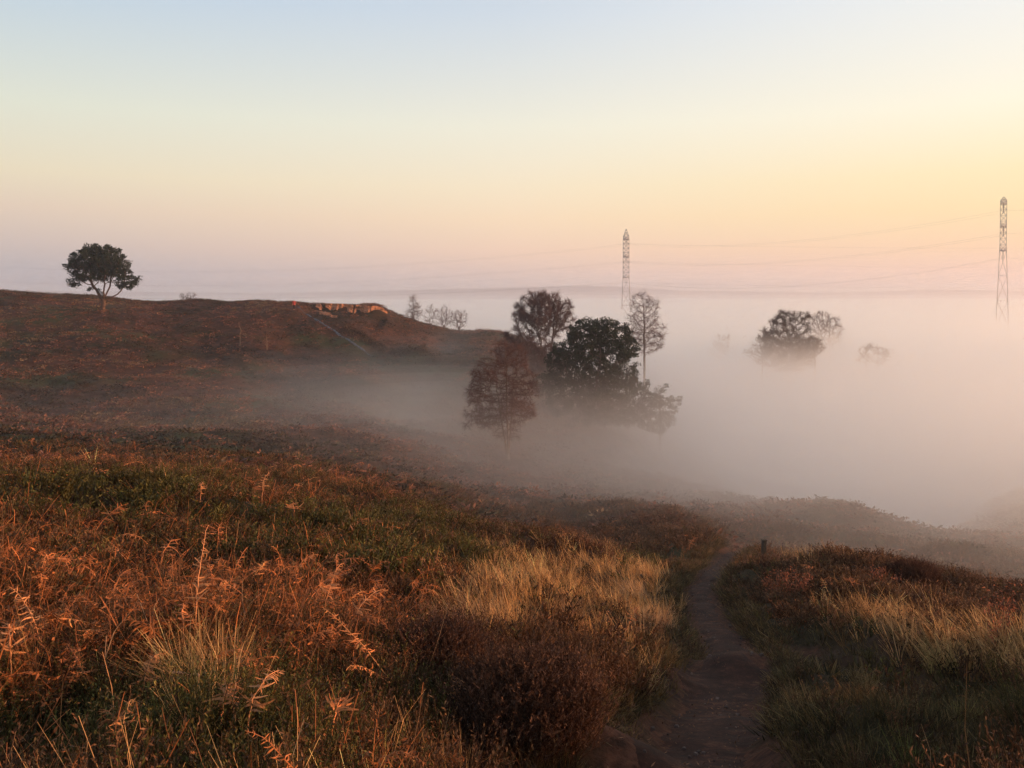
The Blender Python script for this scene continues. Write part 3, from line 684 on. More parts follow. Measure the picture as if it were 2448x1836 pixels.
tree('birch_tree', 'tall pale stemmed birch standing nearest, in front of the evergreen', 'tree', (508, 462), 72, [(506, 362), (514, 378, 1), (496, 385, -1)],
     [(501, 350, 10, 14), (515, 356, 12, 16), (493, 374, 20, 18), (518, 380, 18, 20), (480, 396, 16, 17), (512, 408, 24, 18), (484, 420, 20, 9), (530, 398, 11, 16), (468, 412, 6, 8), (508, 432, 16, 8)], 34, natt=1800, step=.3, r0=.008, rmax=.13,
     tw=(8, .55, .017), col=(.12, .058, .045), bark=(.17, .12, .09), droop=.18, up=.1, depth=.9)
tree('birch_tree', 'bare birch with drooping twigs right of the evergreen, below the nearer pylon legs', 'tree', (645, 395), 124, [(644, 330)],
     [(643, 302, 12, 11), (652, 308, 9, 12), (640, 320, 13, 16), (654, 328, 11, 14), (645, 340, 19, 13), (658, 334, 7, 8)], 35, natt=750, step=.38, r0=.010, rmax=.17, tw=(6, .8, .02), col=(.13, .078, .072), droop=.35, up=.1)
G = 'trees half sunk in the fog at mid right'
tree('broadleaf_tree', 'dark leafless tree in the middle of the half sunk group at right', 'tree', (790, 385), 148, [(786, 345), (796, 342, 1)],
     [(785, 323, 14, 13), (801, 324, 11, 14), (774, 336, 15, 9), (792, 346, 28, 13), (800, 315, 10, 6), (788, 360, 26, 12)], 36, natt=1200, step=.42, r0=.014, rmax=.22, tw=(11, .75, .034), col=(.075, .055, .045), group=G, depth=.9)
tree('broadleaf_tree', 'low sparse tree at the left edge of the half sunk group at right', 'tree', (763, 385), 146, [(762, 350)],
     [(762, 338, 10, 9), (758, 350, 14, 12)], 37, natt=220, step=.4, r0=.012, rmax=.13, tw=(4, .7, .022), col=(.09, .065, .055), group=G)
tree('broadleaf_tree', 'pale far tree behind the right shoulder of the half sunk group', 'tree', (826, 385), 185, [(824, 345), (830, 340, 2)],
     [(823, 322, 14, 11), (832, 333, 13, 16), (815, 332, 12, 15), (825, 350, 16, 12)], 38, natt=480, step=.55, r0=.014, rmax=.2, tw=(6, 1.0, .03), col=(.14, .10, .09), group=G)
tree('broadleaf_tree', 'low rounded tree at the right foot of the half sunk group', 'tree', (815, 385), 142, [(815, 360)],
     [(814, 346, 11, 9), (806, 352, 12, 8)], 39, natt=220, step=.4, r0=.012, rmax=.12, tw=(6, .7, .026), col=(.09, .065, .055), group=G)
tree('shrub', 'flat topped bush barely clear of the fog right of the half sunk trees', 'shrub', (872, 385), 150, [(866, 356), (878, 356)],
     [(868, 348, 12, 6), (880, 351, 12, 6), (873, 358, 18, 8)], 40, natt=200, step=.42, r0=.012, rmax=.11, tw=(6, .7, .026), col=(.10, .075, .065), group=G)
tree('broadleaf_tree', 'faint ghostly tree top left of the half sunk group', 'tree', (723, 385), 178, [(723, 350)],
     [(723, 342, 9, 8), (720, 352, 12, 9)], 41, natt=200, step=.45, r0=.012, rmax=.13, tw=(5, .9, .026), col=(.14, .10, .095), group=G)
G = 'thin saplings on the far hillside'
for px, yt, yb, Y, lab, sd in [(240, 322, 349, 114, 'thin bare sapling alone halfway down the far hillside', 51), (267, 328, 350, 113, 'faint bushy sapling right of the single one on the far hillside', 52)]:
    g = hit(px, yb, 80, 140)
    tree('sapling', lab, 'tree', (px, yb), g[1], [(px, yt + 12)], [(px, yt + 7, 4 if sd == 51 else 7, 8), (px, yt + 14, 4 if sd == 51 else 8, 6)], sd, natt=60, step=.28, r0=.009, rmax=.05, tw=(3, .45, .015), col=(.16, .08, .055), bark=(.22, .14, .09), group=G, droop=0, up=.4)

# ------------------------------------------------------------------ pylons and overhead wires
def pylon(loc, ztop, arms, rz, label, mem=.16, wtop=1.0, wbase=3.4, arm_len=4.2):
    x, y = loc; z0 = H1(x, y); e = empty('electricity_pylon', (x, y, z0), label, 'pylon', 'pylons rising from the fog', rz)
    Ht = ztop - z0; zs = [a - z0 for a in arms]
    def half(z):
        zb = zs[-1]
        return wtop + (wbase * 1.25 - wtop) * max(0, (zb + 2 - z)) / (zb + 2) if z < zb + 2 else wtop * (1.0 if z < zs[0] + 1 else max(.05, 1 - (z - zs[0] - 1) / (Ht - zs[0] - 1) * .92))
    lv = list(np.linspace(0, zs[-1], 6)) ; 
    for a, b in zip([zs[2], zs[1], zs[0]], [zs[1], zs[0], Ht]):
        lv += list(np.linspace(a, b, 5 if b < Ht else 4))[1:]
    c = (.34, .31, .30); m = MB()
    cor = [(-1, -1), (1, -1), (1, 1), (-1, 1)]
    for a, b in zip(lv[:-1], lv[1:]):
        ha, hb = half(a), half(b)
        for i, (sx, sy) in enumerate(cor):
            m.tube([(sx * ha, sy * ha, a), (sx * hb, sy * hb, b)], mem * .75, 4, c)
            tx, ty = cor[(i + 1) % 4]
            m.tube([(sx * ha, sy * ha, a), (tx * hb, ty * hb, b)], mem * .42, 4, c); m.tube([(tx * ha, ty * ha, a), (sx * hb, sy * hb, b)], mem * .42, 4, c)
            m.tube([(sx * hb, sy * hb, b), (tx * hb, ty * hb, b)], mem * .42, 4, c)
    m.build('lattice_tower', M_PLAIN, e)
    att = []
    for zi in zs:
        for s in (-1, 1):
            m = MB(); L = arm_len * (1.15 if zi == zs[1] else 1); h = half(zi)
            tip = np.array([0, s * (h + L), zi])
            for sx in (-1, 1):
                A = np.array([sx * h, s * h, zi]); B = np.array([sx * h, s * h, zi + 1.5])
                m.tube([A, tip], mem * .6, 4, c); m.tube([B, tip], mem * .6, 4, c)
                for f in (.25, .5, .75):
                    p = A + (tip - A) * f; q = B + (tip - B) * (f - .12); m.tube([p, q], mem * .4, 4, c)
            m.build('crossarm', M_PLAIN, e)
            m = MB()
            zz = np.linspace(0, -2.6, 14); m.tube(np.c_[np.full(14, tip[0]), np.full(14, tip[1]), zi + zz], np.where(np.arange(14) % 2, .14, .06), 8, (.2, .17, .15))
            m.build('insulator', M_PLAIN, e)
            q = np.array([tip[0], tip[1], zi - 2.6]); att.append(np.array([x + q[0] * cos(rz) - q[1] * sin(rz), y + q[0] * sin(rz) + q[1] * cos(rz), z0 + q[2]]))
    att.append(np.array([x, y, ztop]))
    return att
P1 = at(626, 296, 420); P2 = at(1002.5, 296, 280)
a1 = pylon(P1[:2], 34.2, [29.0, 20.0, 9.5], math.radians(-8), 'latticed pylon near the middle, behind the right hand birch', wtop=1.5, wbase=2.3, mem=.17)
a2 = pylon(P2[:2], 33.8, [31.4, 23.6, 15.4], math.radians(-31), 'slender latticed pylon at the far right edge', mem=.10, wtop=.95, wbase=1.9)
def wire(A, B, sag, label, r=.0125, n=60):
    t = np.linspace(0, 1, n); P = A + (B - A) * t[:, None]; P[:, 2] -= 4 * sag * t * (1 - t)
    m = MB(); m.tube(P, r, 4, (.05, .05, .05)); o = m.build('overhead_wire', M_PLAIN)
    tag(o, label, 'wire', 'overhead wires of the power line'); return o
LEV = ['uppermost', 'middle', 'lowest']
Pl = at(-160, 255, 520)
for i in range(3):
    for s in (0, 1):
        A = a1[i * 2 + s]; zl = A[2] + [1.0, -1.0, -1.0][i]
        wire(A, np.array([Pl[0], Pl[1] + s * 9, zl]), [13, 11, 8][i], 'faint %s %s cable running left from the middle pylon' % (LEV[i], ['rear', 'front'][1 - s]))
        wire(A, a2[i * 2 + s], [5, 5, 6][i], 'faint %s %s cable slung between the two pylons' % (LEV[i], ['rear', 'front'][1 - s]))
for i in range(3):
    A = a1[i * 2] ; yy = [247.5, 268.5, 288.5][i]
    wire(A, at(1250, yy - 2, 430), 1.8, 'nearly level %s cable crossing behind the right pylon' % LEV[i])
for i in range(3):
    A = a2[i * 2]; wire(A, A + np.array([90, -110, 2.]), 4, 'short %s cable leaving the right pylon at the photo edge' % LEV[i])

# ------------------------------------------------------------------ eroded sandy edge of the far ridge
def cliff():
    e = empty('sand_scarp', (-29.5, 148, -3), 'low orange sandy scarp eroded into the end of the ridge top', 'scarp')
    o = np.array(e.location)
    def face(name, x0, x1, h0, h1, seed, y0=147.75, dz=.12, yend=0, mat=M_SAND, foot=.7):
        n = 70; x = np.linspace(x0, x1, n); y = y0 + yend * np.linspace(0, 1, n) + .35 * fbm(x / 1.3, x * 0, seed)
        z = Hgt(x, y + 1.0) + dz + .2 + .07 * fbm(x / .5, x * 0, seed + 1); k = 11; V_ = []
        h = (h0 + (h1 - h0) * np.linspace(0, 1, n)) * (1 + .5 * fbm(x / .9, x * 0, seed + 2))
        for j in range(k):
            f = j / (k - 1); V_.append(np.c_[x, y - foot * f ** 1.6 - .28 * fbm(x / .7, np.full(n, f * 2.5), seed + 3, 3), z - f * h])
        V_ = np.array(V_).reshape(-1, 3)
        ii = np.arange(k - 1)[:, None] * n; jj = np.arange(n - 1)[None]
        q = np.stack([ii + jj, ii + n + jj, ii + n + jj + 1, ii + jj + 1], -1).reshape(-1, 4)
        back = V_[:n].copy(); back[:, 1] += 2.2; back[:, 2] -= .5; nb = len(V_); V_ = np.vstack([V_, back]) - o
        q2 = np.array([(j, j + 1, nb + j + 1, nb + j) for j in range(n - 1)])
        return make_mesh(name, V_, np.vstack([q, q2]), None, mat, e)
    face('sand_face', -33.6, -28.6, .9, 1.7, 3)
    face('sand_face', -28.4, -25.6, 1.5, 1.0, 6, 148.1, .05)
    face('sand_face', -25.5, -22.8, 1.5, .5, 8, 147.9, .1, 2.2)
    for x0, x1, y0, h, s in [(-35.2, -34.0, 147.2, .7, 21), (-34.6, -33.3, 143.6, .5, 22), (-33.2, -31.2, 141.2, .45, 23), (-31.0, -29.6, 139.4, .35, 24)]:
        face('sand_patch', x0, x1, h, h * 1.2, s, y0, .05, -.5)
cliff()

# ------------------------------------------------------------------ marker post by the path
def post():
    g = hit(763, 566, 15, 40); x, y = at(763, 555, 25)[:2]; z = H1(x, y); top = at(763, 544, 25)[2]
    h = max(top - z, .98)
    e = empty('marker_post', (x, y, z), 'short weathered wooden post standing beside the top of the earth path', 'post')
    m = MB(); rs = R(4)
    w = .06; rings = []
    for t in np.linspace(-.2, 1, 9):
        k = w * (1 + rs.normal(0, .03)); rings.append([(sx * k + .03 * t, sy * k, t * h) for sx, sy in ((-1, -1), (-.3, -1.06), (.4, -1.03), (1, -1), (1, 1), (-1, 1))])
    v = np.array(rings).reshape(-1, 3); n = 6
    m.add(v, [(i * n + j, i * n + (j + 1) % n, (i + 1) * n + (j + 1) % n, (i + 1) * n + j) for i in range(8) for j in range(n)], (.07, .055, .04))
    m.add(v[-n:] + 0, [(0, 1, 2), (0, 2, 3), (0, 3, 4), (0, 4, 5)], (.10, .08, .055))
    m.build('shaft', M_BARK, e)
    m = MB(); m.box((.03, 0, h + .012), (.15, .15, .03), (.085, .065, .045)); m.build('cap', M_BARK, e)
post()

# ------------------------------------------------------------------ walker on the ridge
def skin_chain(name, joints, edges, rad, mat, parent=None, sub=1, root=0):
    me = bpy.data.meshes.new(name); me.from_pydata([tuple(map(float, j)) for j in joints], edges, []); o = bpy.data.objects.new(name, me); C.objects.link(o)
    sk = o.modifiers.new('skin', 'SKIN'); sk.use_smooth_shade = True
    for i, r_ in enumerate(rad):
        me.skin_vertices[0].data[i].radius = (r_, r_) if np.isscalar(r_) else r_
        me.skin_vertices[0].data[i].use_root = (i == root)
    ss = o.modifiers.new('sub', 'SUBSURF'); ss.levels = ss.render_levels = sub
    me.materials.append(mat)
    if parent: o.parent = parent
    return o
def flat(name, c, rough=.9):
    m, N, L = nmat(name); b = N.new('ShaderNodeBsdfPrincipled'); b.inputs['Roughness'].default_value = rough
    tc = N.new('ShaderNodeTexCoord'); n = N.new('ShaderNodeTexNoise'); n.inputs['Scale'].default_value = 25; L.new(tc.outputs['Object'], n.inputs['Vector'])
    r = N.new('ShaderNodeValToRGB'); r.color_ramp.elements[0].color = (*[q * .75 for q in c], 1); r.color_ramp.elements[1].color = (*[min(1, q * 1.2) for q in c], 1)
    L.new(n.outputs['Fac'], r.inputs['Fac']); L.new(r.outputs[0], b.inputs['Base Color'])
    o = N.new('ShaderNodeOutputMaterial'); L.new(b.outputs[0], o.inputs['Surface']); return m
def walker():
    g = hit(294, 310, 120, 160); x, y, z = g
    e = empty('person', (x, y, z), 'walker in a red jacket and dark trousers at the top of the hillside path', 'person', rz=math.radians(12))
    skin = flat('skin', (.5, .3, .22)); red = flat('red_cloth', (.36, .04, .03)); dark = flat('dark_cloth', (.02, .022, .03)); hair = flat('hair', (.03, .02, .015))
    J = [(0, 0, .95), (0, .0, 1.15), (0, .01, 1.38), (0, 0, 1.50), (0, -.01, 1.60), (0, -.02, 1.70),   # pelvis..crown
         (.17, 0, 1.42), (.22, .04, 1.16), (.22, -.08, .95), (-.17, 0, 1.42), (-.22, -.04, 1.16), (-.21, -.18, .97),
         (.09, 0, .90), (.10, -.12, .50), (.10, -.06, .08), (.10, -.20, .03), (-.09, 0, .90), (-.10, .06, .50), (-.10, .22, .12), (-.10, .10, .03)]
    E = [(0, 1), (1, 2), (2, 3), (3, 4), (4, 5), (2, 6), (6, 7), (7, 8), (2, 9), (9, 10), (10, 11), (0, 12), (12, 13), (13, 14), (14, 15), (0, 16), (16, 17), (17, 18), (18, 19)]
    rad = [.13, .12, .13, .055, .10, .07, .06, .045, .03, .06, .045, .03, .09, .06, .042, .035, .09, .06, .042, .035]
    hands = []
    for k, s in ((8, 1), (11, -1)):
        b = np.array(J[k]); J.append(tuple(b + [0, -.01, -.07])); E.append((k, len(J) - 1)); rad.append(.03); pl = len(J) - 1
        for f in range(4):
            J.append(tuple(b + [0, -.035 + .022 * f, -.12])); rad.append(.010); E.append((pl, len(J) - 1)); J.append(tuple(b + [-.01 * s, -.035 + .022 * f, -.16 + .008 * abs(f - 1.5)])); rad.append(.008); E.append((len(J) - 2, len(J) - 1))
        J.append(tuple(b + [-.02 * s, -.05, -.08])); rad.append(.011); E.append((pl, len(J) - 1))
    skin_chain('body', J, E, rad, skin, e, 1)
    skin_chain('jacket', [(0, 0, .86), (0, 0, 1.0), (0, .0, 1.2), (0, .01, 1.40), (0, .0, 1.49), (.18, 0, 1.43), (.23, .04, 1.16), (.22, -.07, .98), (-.18, 0, 1.43), (-.23, -.04, 1.16), (-.22, -.17, 1.0)],
               [(0, 1), (1, 2), (2, 3), (3, 4), (3, 5), (5, 6), (6, 7), (3, 8), (8, 9), (9, 10)], [.19, .185, .175, .18, .08, .09, .07, .055, .09, .07, .055], red, e, 1, 1)
    skin_chain('trousers', [(0, 0, .95), (.09, 0, .88), (.10, -.12, .50), (.10, -.06, .10), (-.09, 0, .88), (-.10, .06, .50), (-.10, .22, .14)], [(0, 1), (1, 2), (2, 3), (0, 4), (4, 5), (5, 6)],
               [.15, .11, .08, .065, .11, .08, .065], dark, e, 1)
    skin_chain('hair', [(0, .03, 1.66), (0, .0, 1.74)], [(0, 1)], [.10, .085], hair, e, 1)
walker()

# ------------------------------------------------------------------ single plants of the near bank
def frond_thing(px, py, a, L, up, curl, seed, label, Yr=(1.5, 12), c=(.42, .18, .08), scale=1.0, dens=24, sag=1.0, stemfrac=.3, lift=.0, pin=.10):
    g = hit(px, py, *Yr); rs = R(seed); e = empty('bracken_frond', g, label, 'bracken', 'single dead bracken fronds on the left bank')
    ms, ml = MB(), MB(); frond(ml, rs, L, up, curl, pin, sag, dens, stemfrac, scale, c, a, stem=ms)
    for m in (ms, ml): m.v = [v + [0, 0, lift] for v in m.v]
    ms.tube([(0, 0, -.05), (0, 0, lift + .01)], .005 * scale, 5, np.array(c) * 1.2)
    ms.build('stem', M_LEAF, e); ml.build('pinnae', M_LEAF, e)
FR = [
 (46, 672, 2.9, .50, 1.1, .3, 'pale frond leaning up from the left edge above a forked stalk'),
 (92, 712, 2.6, .42, 1.0, .5, 'comb like frond with ragged pinnae near the left edge'),
 (142, 724, 1.4, .34, 1.35, .9, 'small upright frond above the green heather at lower left'),
 (12, 706, 2.2, .45, 1.1, .7, 'curled frond cut by the left edge of the photo'),
 (185, 672, 1.9, .50, 1.2, 1.0, 'bright frond arched over the horizontal forked stem'),
 (222, 690, -.3, .40, .6, 1.2, 'drooping frond hanging left of the green tuft'),
 (196, 655, 1.6, .78, 1.4, .35, 'tallest frond, standing upright in the middle of the bank'),
 (228, 625, 1.2, .62, 1.35, .5, 'ladder like frond rising beside the tallest one'),
 (152, 560, 3.3, .70, .9, 1.1, 'long arching frond below the ridge line at upper left'),
 (128, 575, 2.8, .55, .8, .9, 'frond bowing left below the upper left ridge'),
 (290, 612, 2.8, .45, .9, .8, 'rusty frond folded over the russet litter, centre left'),
 (322, 640, 1.3, .55, 1.3, .6, 'striped upright frond right of centre on the bank'),
 (350, 650, .8, .50, 1.1, .7, 'forked frond with wide pinnae, rightmost of the bank tangle'),
 (335, 610, 1.7, .50, 1.4, .4, 'slender frond behind the rightmost tangle'),
 (222, 760, 1.5, .36, 1.2, 1.2, 'crumpled bright frond at the bottom edge, left of the dark hollow'),
 (248, 768, 1.2, .36, 1.3, .8, 'twisted frond at the bottom edge over green heather'),
 (160, 752, 2.9, .30, .5, .6, 'flat lying frond near the bottom left corner'),
 (200, 512, 1.8, .45, 1.2, .7, 'short frond on the ridge line at upper left'),
 (262, 505, 1.4, .50, 1.3, .6, 'frond poking above the ridge line, centre left'),
 (300, 500, .9, .45, 1.1, .8, 'tilted frond at the crest of the bank'),
 (330, 515, 1.2, .42, 1.2, .7, 'last frond on the crest before the slope falls away'),
 (405, 655, .6, .45, .9, 1.0, 'frond lying out over the brown heather'),
 (60, 590, 2.4, .5, 1.0, .9, 'dull rusty frond at far left, halfway up the bank'),
 (455, 742, 1.4, .40, 1.1, 1.1, 'small pale frond low in the brown heather at bottom centre')]
for i, (px, py, a, L, up, cu, lab) in enumerate(FR):
    frond_thing(px, py, a, L, up, cu, 700 + i, lab, (1.5, 16), c=1.08 * np.array([(.62, .27, .11), (.52, .19, .07), (.56, .23, .09)][i % 3]), lift=.14, scale=.98 if py > 540 else 1.15)
def stalk(px, py, pts, label, r=.0045, c=(.50, .30, .17)):
    """bare forked stem drawn as joints (m, in the plane facing the photographer)"""
    g = hit(px, py, 1.5, 14); e = empty('bare_stalk', g, label, 'dry stalk', 'bare dry stalks on the left bank'); rs = R(int(px * 7 + py))
    for k, P in enumerate(pts):
        P = np.array([(x, (rs.rand() - .5) * .06, z) for x, z in P]); m = MB(); Q = resample(P, 14); m.tube(Q, np.linspace(r, r * .45, len(Q)) * (1 if k == 0 else .75), 6, c)
        m.build('stem' if k == 0 else 'side_branch', M_LEAF, e)
stalk(107, 700, [[(0, -.1), (-.01, .2), (.0, .42)], [(0, .26), (.05, .42), (.17, .56)]], 'Y shaped bare stalk at left with one curving arm')
stalk(335, 560, [[(0, -.1), (.04, .1), (.05, .22)], [(.0, 0), (-.03, .15), (-.12, .38)]], 'small forked stalk above the green heather')
stalk(338, 625, [[(0, 0), (-.07, .16), (-.2, .42)], [(0, 0), (.05, .12), (.03, .24)], [(-.05, .12), (-.04, .26), (0, .32)]], 'thin antler like stalk behind the green tuft')
stalk(160, 650, [[(0, -.1), (-.06, .15), (-.18, .40)], [(0, -.1), (.06, .08), (.05, .24)], [(-.07, .17), (-.03, .30), (0, .36)]], 'pale antler shaped bare stalk left of the tallest frond')
stalk(245, 640, [[(0, -.1), (-.02, .15), (.02, .25), (.14, .36)], [(0, .1), (-.03, .3), (-.02, .46)]], 'bare stalk with a hooked tip right of the tallest frond')
stalk(228, 752, [[(0, -.1), (.02, .12), (.04, .34)]], 'short straight reddish stalk near the dark hollow')
stalk(215, 712, [[(-.28, .22), (-.1, .20), (.05, .19), (.18, .16)], [(-.1, .2), (-.03, .25)], [(.0, .195), (.03, .12), (.035, .1)], [(.14, .17), (.24, .05), (.3, -.1)]], 'thick forked dead stem lying level above the bottom left heather', r=.009, c=(.55, .31, .18))
stalk(425, 655, [[(.12, -.08), (0, .06), (-.05, .15)], [(-.05, .15), (-.10, .08)]], 'fallen bare twig at the right end of the bank')

def tussock(px, py, L, n, label, c, seed, yr=(3, 30), spread=.12, lean=(-.3, 0), w=.004):
    g = hit(px, py, *yr); rs = R(seed)
    v, t, cc = grass_proto(seed, n, L, w, spread, .75, 5, .7)
    v = v.copy(); v[:, 0] += v[:, 2] * lean[0]; v[:, 1] += v[:, 2] * lean[1]
    o = make_mesh('grass_tussock', v, t, cc * np.array(c), M_LEAF); o.location = [float(q) for q in g]
    tag(o, label, 'grass tussock', 'large pale grass tussocks')
tussock(490, 640, .62, 420, 'tall straw coloured tussock at the right edge of the heathery bank', (.50, .30, .14), 1, spread=.22)
tussock(508, 600, .5, 300, 'pale tussock behind the tallest straw tussock', (.44, .26, .12), 2, spread=.2)
tussock(635, 600, .55, 420, 'bright bleached tussock left of the far part of the path', (.56, .35, .18), 3, spread=.3, w=.006)
tussock(655, 626, .45, 360, 'rounded fawn tussock overhanging the dark hollow by the path', (.48, .29, .15), 4, spread=.35, w=.006)
tussock(560, 625, .45, 300, 'reddish fawn tussock in the middle of the slope between bank and path', (.40, .22, .10), 5, spread=.3)
tussock(225, 715, .44, 200, 'yellow green grass tuft among bracken at lower left', (.24, .19, .055), 6, (1.5, 10), spread=.10, w=.003)
tussock(900, 640, .55, 300, 'straw tussock on the right bank below the russet heather', (.46, .27, .12), 7, spread=.25)
tussock(945, 672, .48, 260, 'pale tussock with upright blades at right, above the dark grass', (.42, .31, .12), 8, spread=.18)
tussock(795, 700, .25, 150, 'low faded tuft on the right edge of the path', (.34, .19, .09), 9, spread=.14)
tussock(868, 690, .28, 180, 'small dry tuft in the middle of the right bank', (.34, .22, .09), 10, spread=.14)
tussock(650, 690, .22, 160, 'small sandy tuft at the left edge of the path', (.34, .20, .10), 12, spread=.16)

def leafy_sapling(px, py, h, w, label, seed, yr=(5, 30), n=260, ls=.035):
    g = hit(px, py, *yr); rs = R(seed); e = empty('oak_sapling', g, label, 'sapling', 'russet leaved oak saplings'); ms, ml = MB(), MB()
    for s_ in range(6):
        a = rs.rand() * 6.28; P = [np.zeros(3)]; d = np.array([cos(a) * .3, sin(a) * .3, 1.])
        for _ in range(6): d = d + rs.normal(0, .22, 3); d[2] = abs(d[2]); d /= np.linalg.norm(d); P.append(P[-1] + d * h / 6.3 * (.7 + .5 * rs.rand()) * [w / h, w / h, 1])
        P = np.array(P); ms.tube(P, np.linspace(.008, .002, 7), 5, (.12, .07, .05))
        for _ in range(n // 6):
            i = rs.randint(1, 6); p = P[i] + (P[i + 1] - P[i]) * rs.rand(); q = p + rs.normal(0, .05, 3); leaf_tri(ml, q, rs.normal(0, 1, 3) - [0, 0, .4], rs.normal(0, 1, 3), ls * (.7 + .7 * rs.rand()), ls * .55, np.array([.40, .13, .06]) * (.4 + .9 * rs.rand()), .3)
            ribbon_stem(ms, [p, (p + q) / 2, q], .003, (.12, .07, .05), rs)
    ms.build('stem', M_BARK, e); ml.build('foliage', M_LEAF, e)
leafy_sapling(1000, 657, .95, .55, 'russet leaved oak sapling at the right edge of the photo', 61, n=420)
leafy_sapling(772, 600, .8, 1.0, 'low spreading russet leaved sapling in front of the marker post', 62, n=480, ls=.05)
leafy_sapling(800, 598, .7, .8, 'russet leaved sapling right of the marker post', 63, n=360, ls=.05)
leafy_sapling(880, 590, .6, .8, 'small copper leaved sapling on the right bank crest', 64, n=260, ls=.045)

def heather_bush(px, py, r, label, c, seed, yr=(2, 30)):
    g = hit(px, py, *yr); rs = R(seed); e = empty('heather_bush', g, label, 'heather bush', 'big rounded heather bushes'); n = 240
    q = rs.normal(0, 1, (n, 3)); q[:, 2] = abs(q[:, 2]) * .3; q /= np.linalg.norm(q, axis=1)[:, None]
    P = np.c_[q[:, :2] * r * rs.rand(n, 1) ** .5 * .8, np.zeros(n)]; P[:, 2] = .55 * r * (1 - (np.hypot(P[:, 0], P[:, 1]) / r) ** 2)
    v, t, cc = scatter([heather_proto(seed + i, 16, 16, .014, .004, .30) for i in range(4)], P, .8 + .5 * rs.rand(n), col_mix(rs, n, c, np.array(c) * .6), rs, .35)
    make_mesh('foliage', v, t, cc, M_LEAF, e)
    m = MB()
    for _ in range(14):
        a = rs.rand() * 6.28; d = np.array([cos(a) * r * .8, sin(a) * r * .8, r * .5]); m.tube([(0, 0, -.05), d * .5 + [0, 0, .05], d], [.008, .005, .002], 5, (.06, .04, .03))
    m.build('stem', M_BARK, e)
heather_bush(530, 745, .55, 'large dark brown heather bush at bottom centre beside the path', (.125, .058, .032), 801)
heather_bush(440, 690, .42, 'brown heather bush between the bracken and the large dark one', (.13, .06, .034), 811)
heather_bush(915, 590, .7, 'russet heather bush on the crest of the right bank', (.13, .055, .03), 851)

# small stones on the path
def stones():
    rs = R(91); m = MB()
    PP = PATHS[rs.randint(6, 95, 500)] + rs.normal(0, .26, (500, 2)); ZZ = Hgt(PP[:, 0], PP[:, 1]) + .04
    for p, z in zip(PP, ZZ):
        s = .005 + .03 * rs.rand() ** 4
        q = rs.normal(0, 1, (8, 3)); q /= np.linalg.norm(q, axis=1)[:, None]
        v = np.array([(-1, -1, -.6), (1, -1, -.6), (1, 1, -.6), (-1, 1, -.6), (-.7, -.6, .6), (.6, -.7, .5), (.7, .6, .7), (-.6, .7, .5)]) * s * (1 + .25 * q)
        a = rs.rand() * 6.3; v = v @ np.array([[cos(a), -sin(a), 0], [sin(a), cos(a), 0], [0, 0, 1]])
        m.add(v + [p[0], p[1], z], [(3, 2, 1, 0), (4, 5, 6, 7), (0, 1, 5, 4), (1, 2, 6, 5), (2, 3, 7, 6), (3, 0, 4, 7)], np.array([.10, .065, .052]) * (.5 + rs.rand()))
    PP = PATHS[rs.randint(6, 100, 2600)] + rs.normal(0, .38, (2600, 2)); ZZ = Hgt(PP[:, 0], PP[:, 1]) + .05
    for p, z in zip(PP, ZZ): leaf_tri(m, np.array([p[0], p[1], z]), rs.normal(0, 1, 3) * [1, 1, .25], rs.normal(0, .3, 3) + [0, 0, 1], .02 + .04 * rs.rand(), .004 + .012 * rs.rand(), np.array([.20, .09, .045]) * (.2 + 1.1 * rs.rand()), .2)
    tag(m.build('gravel', M_BARK), 'small stones and leaf bits scattered on the earth path', 'stones', kind='stuff')
stones()

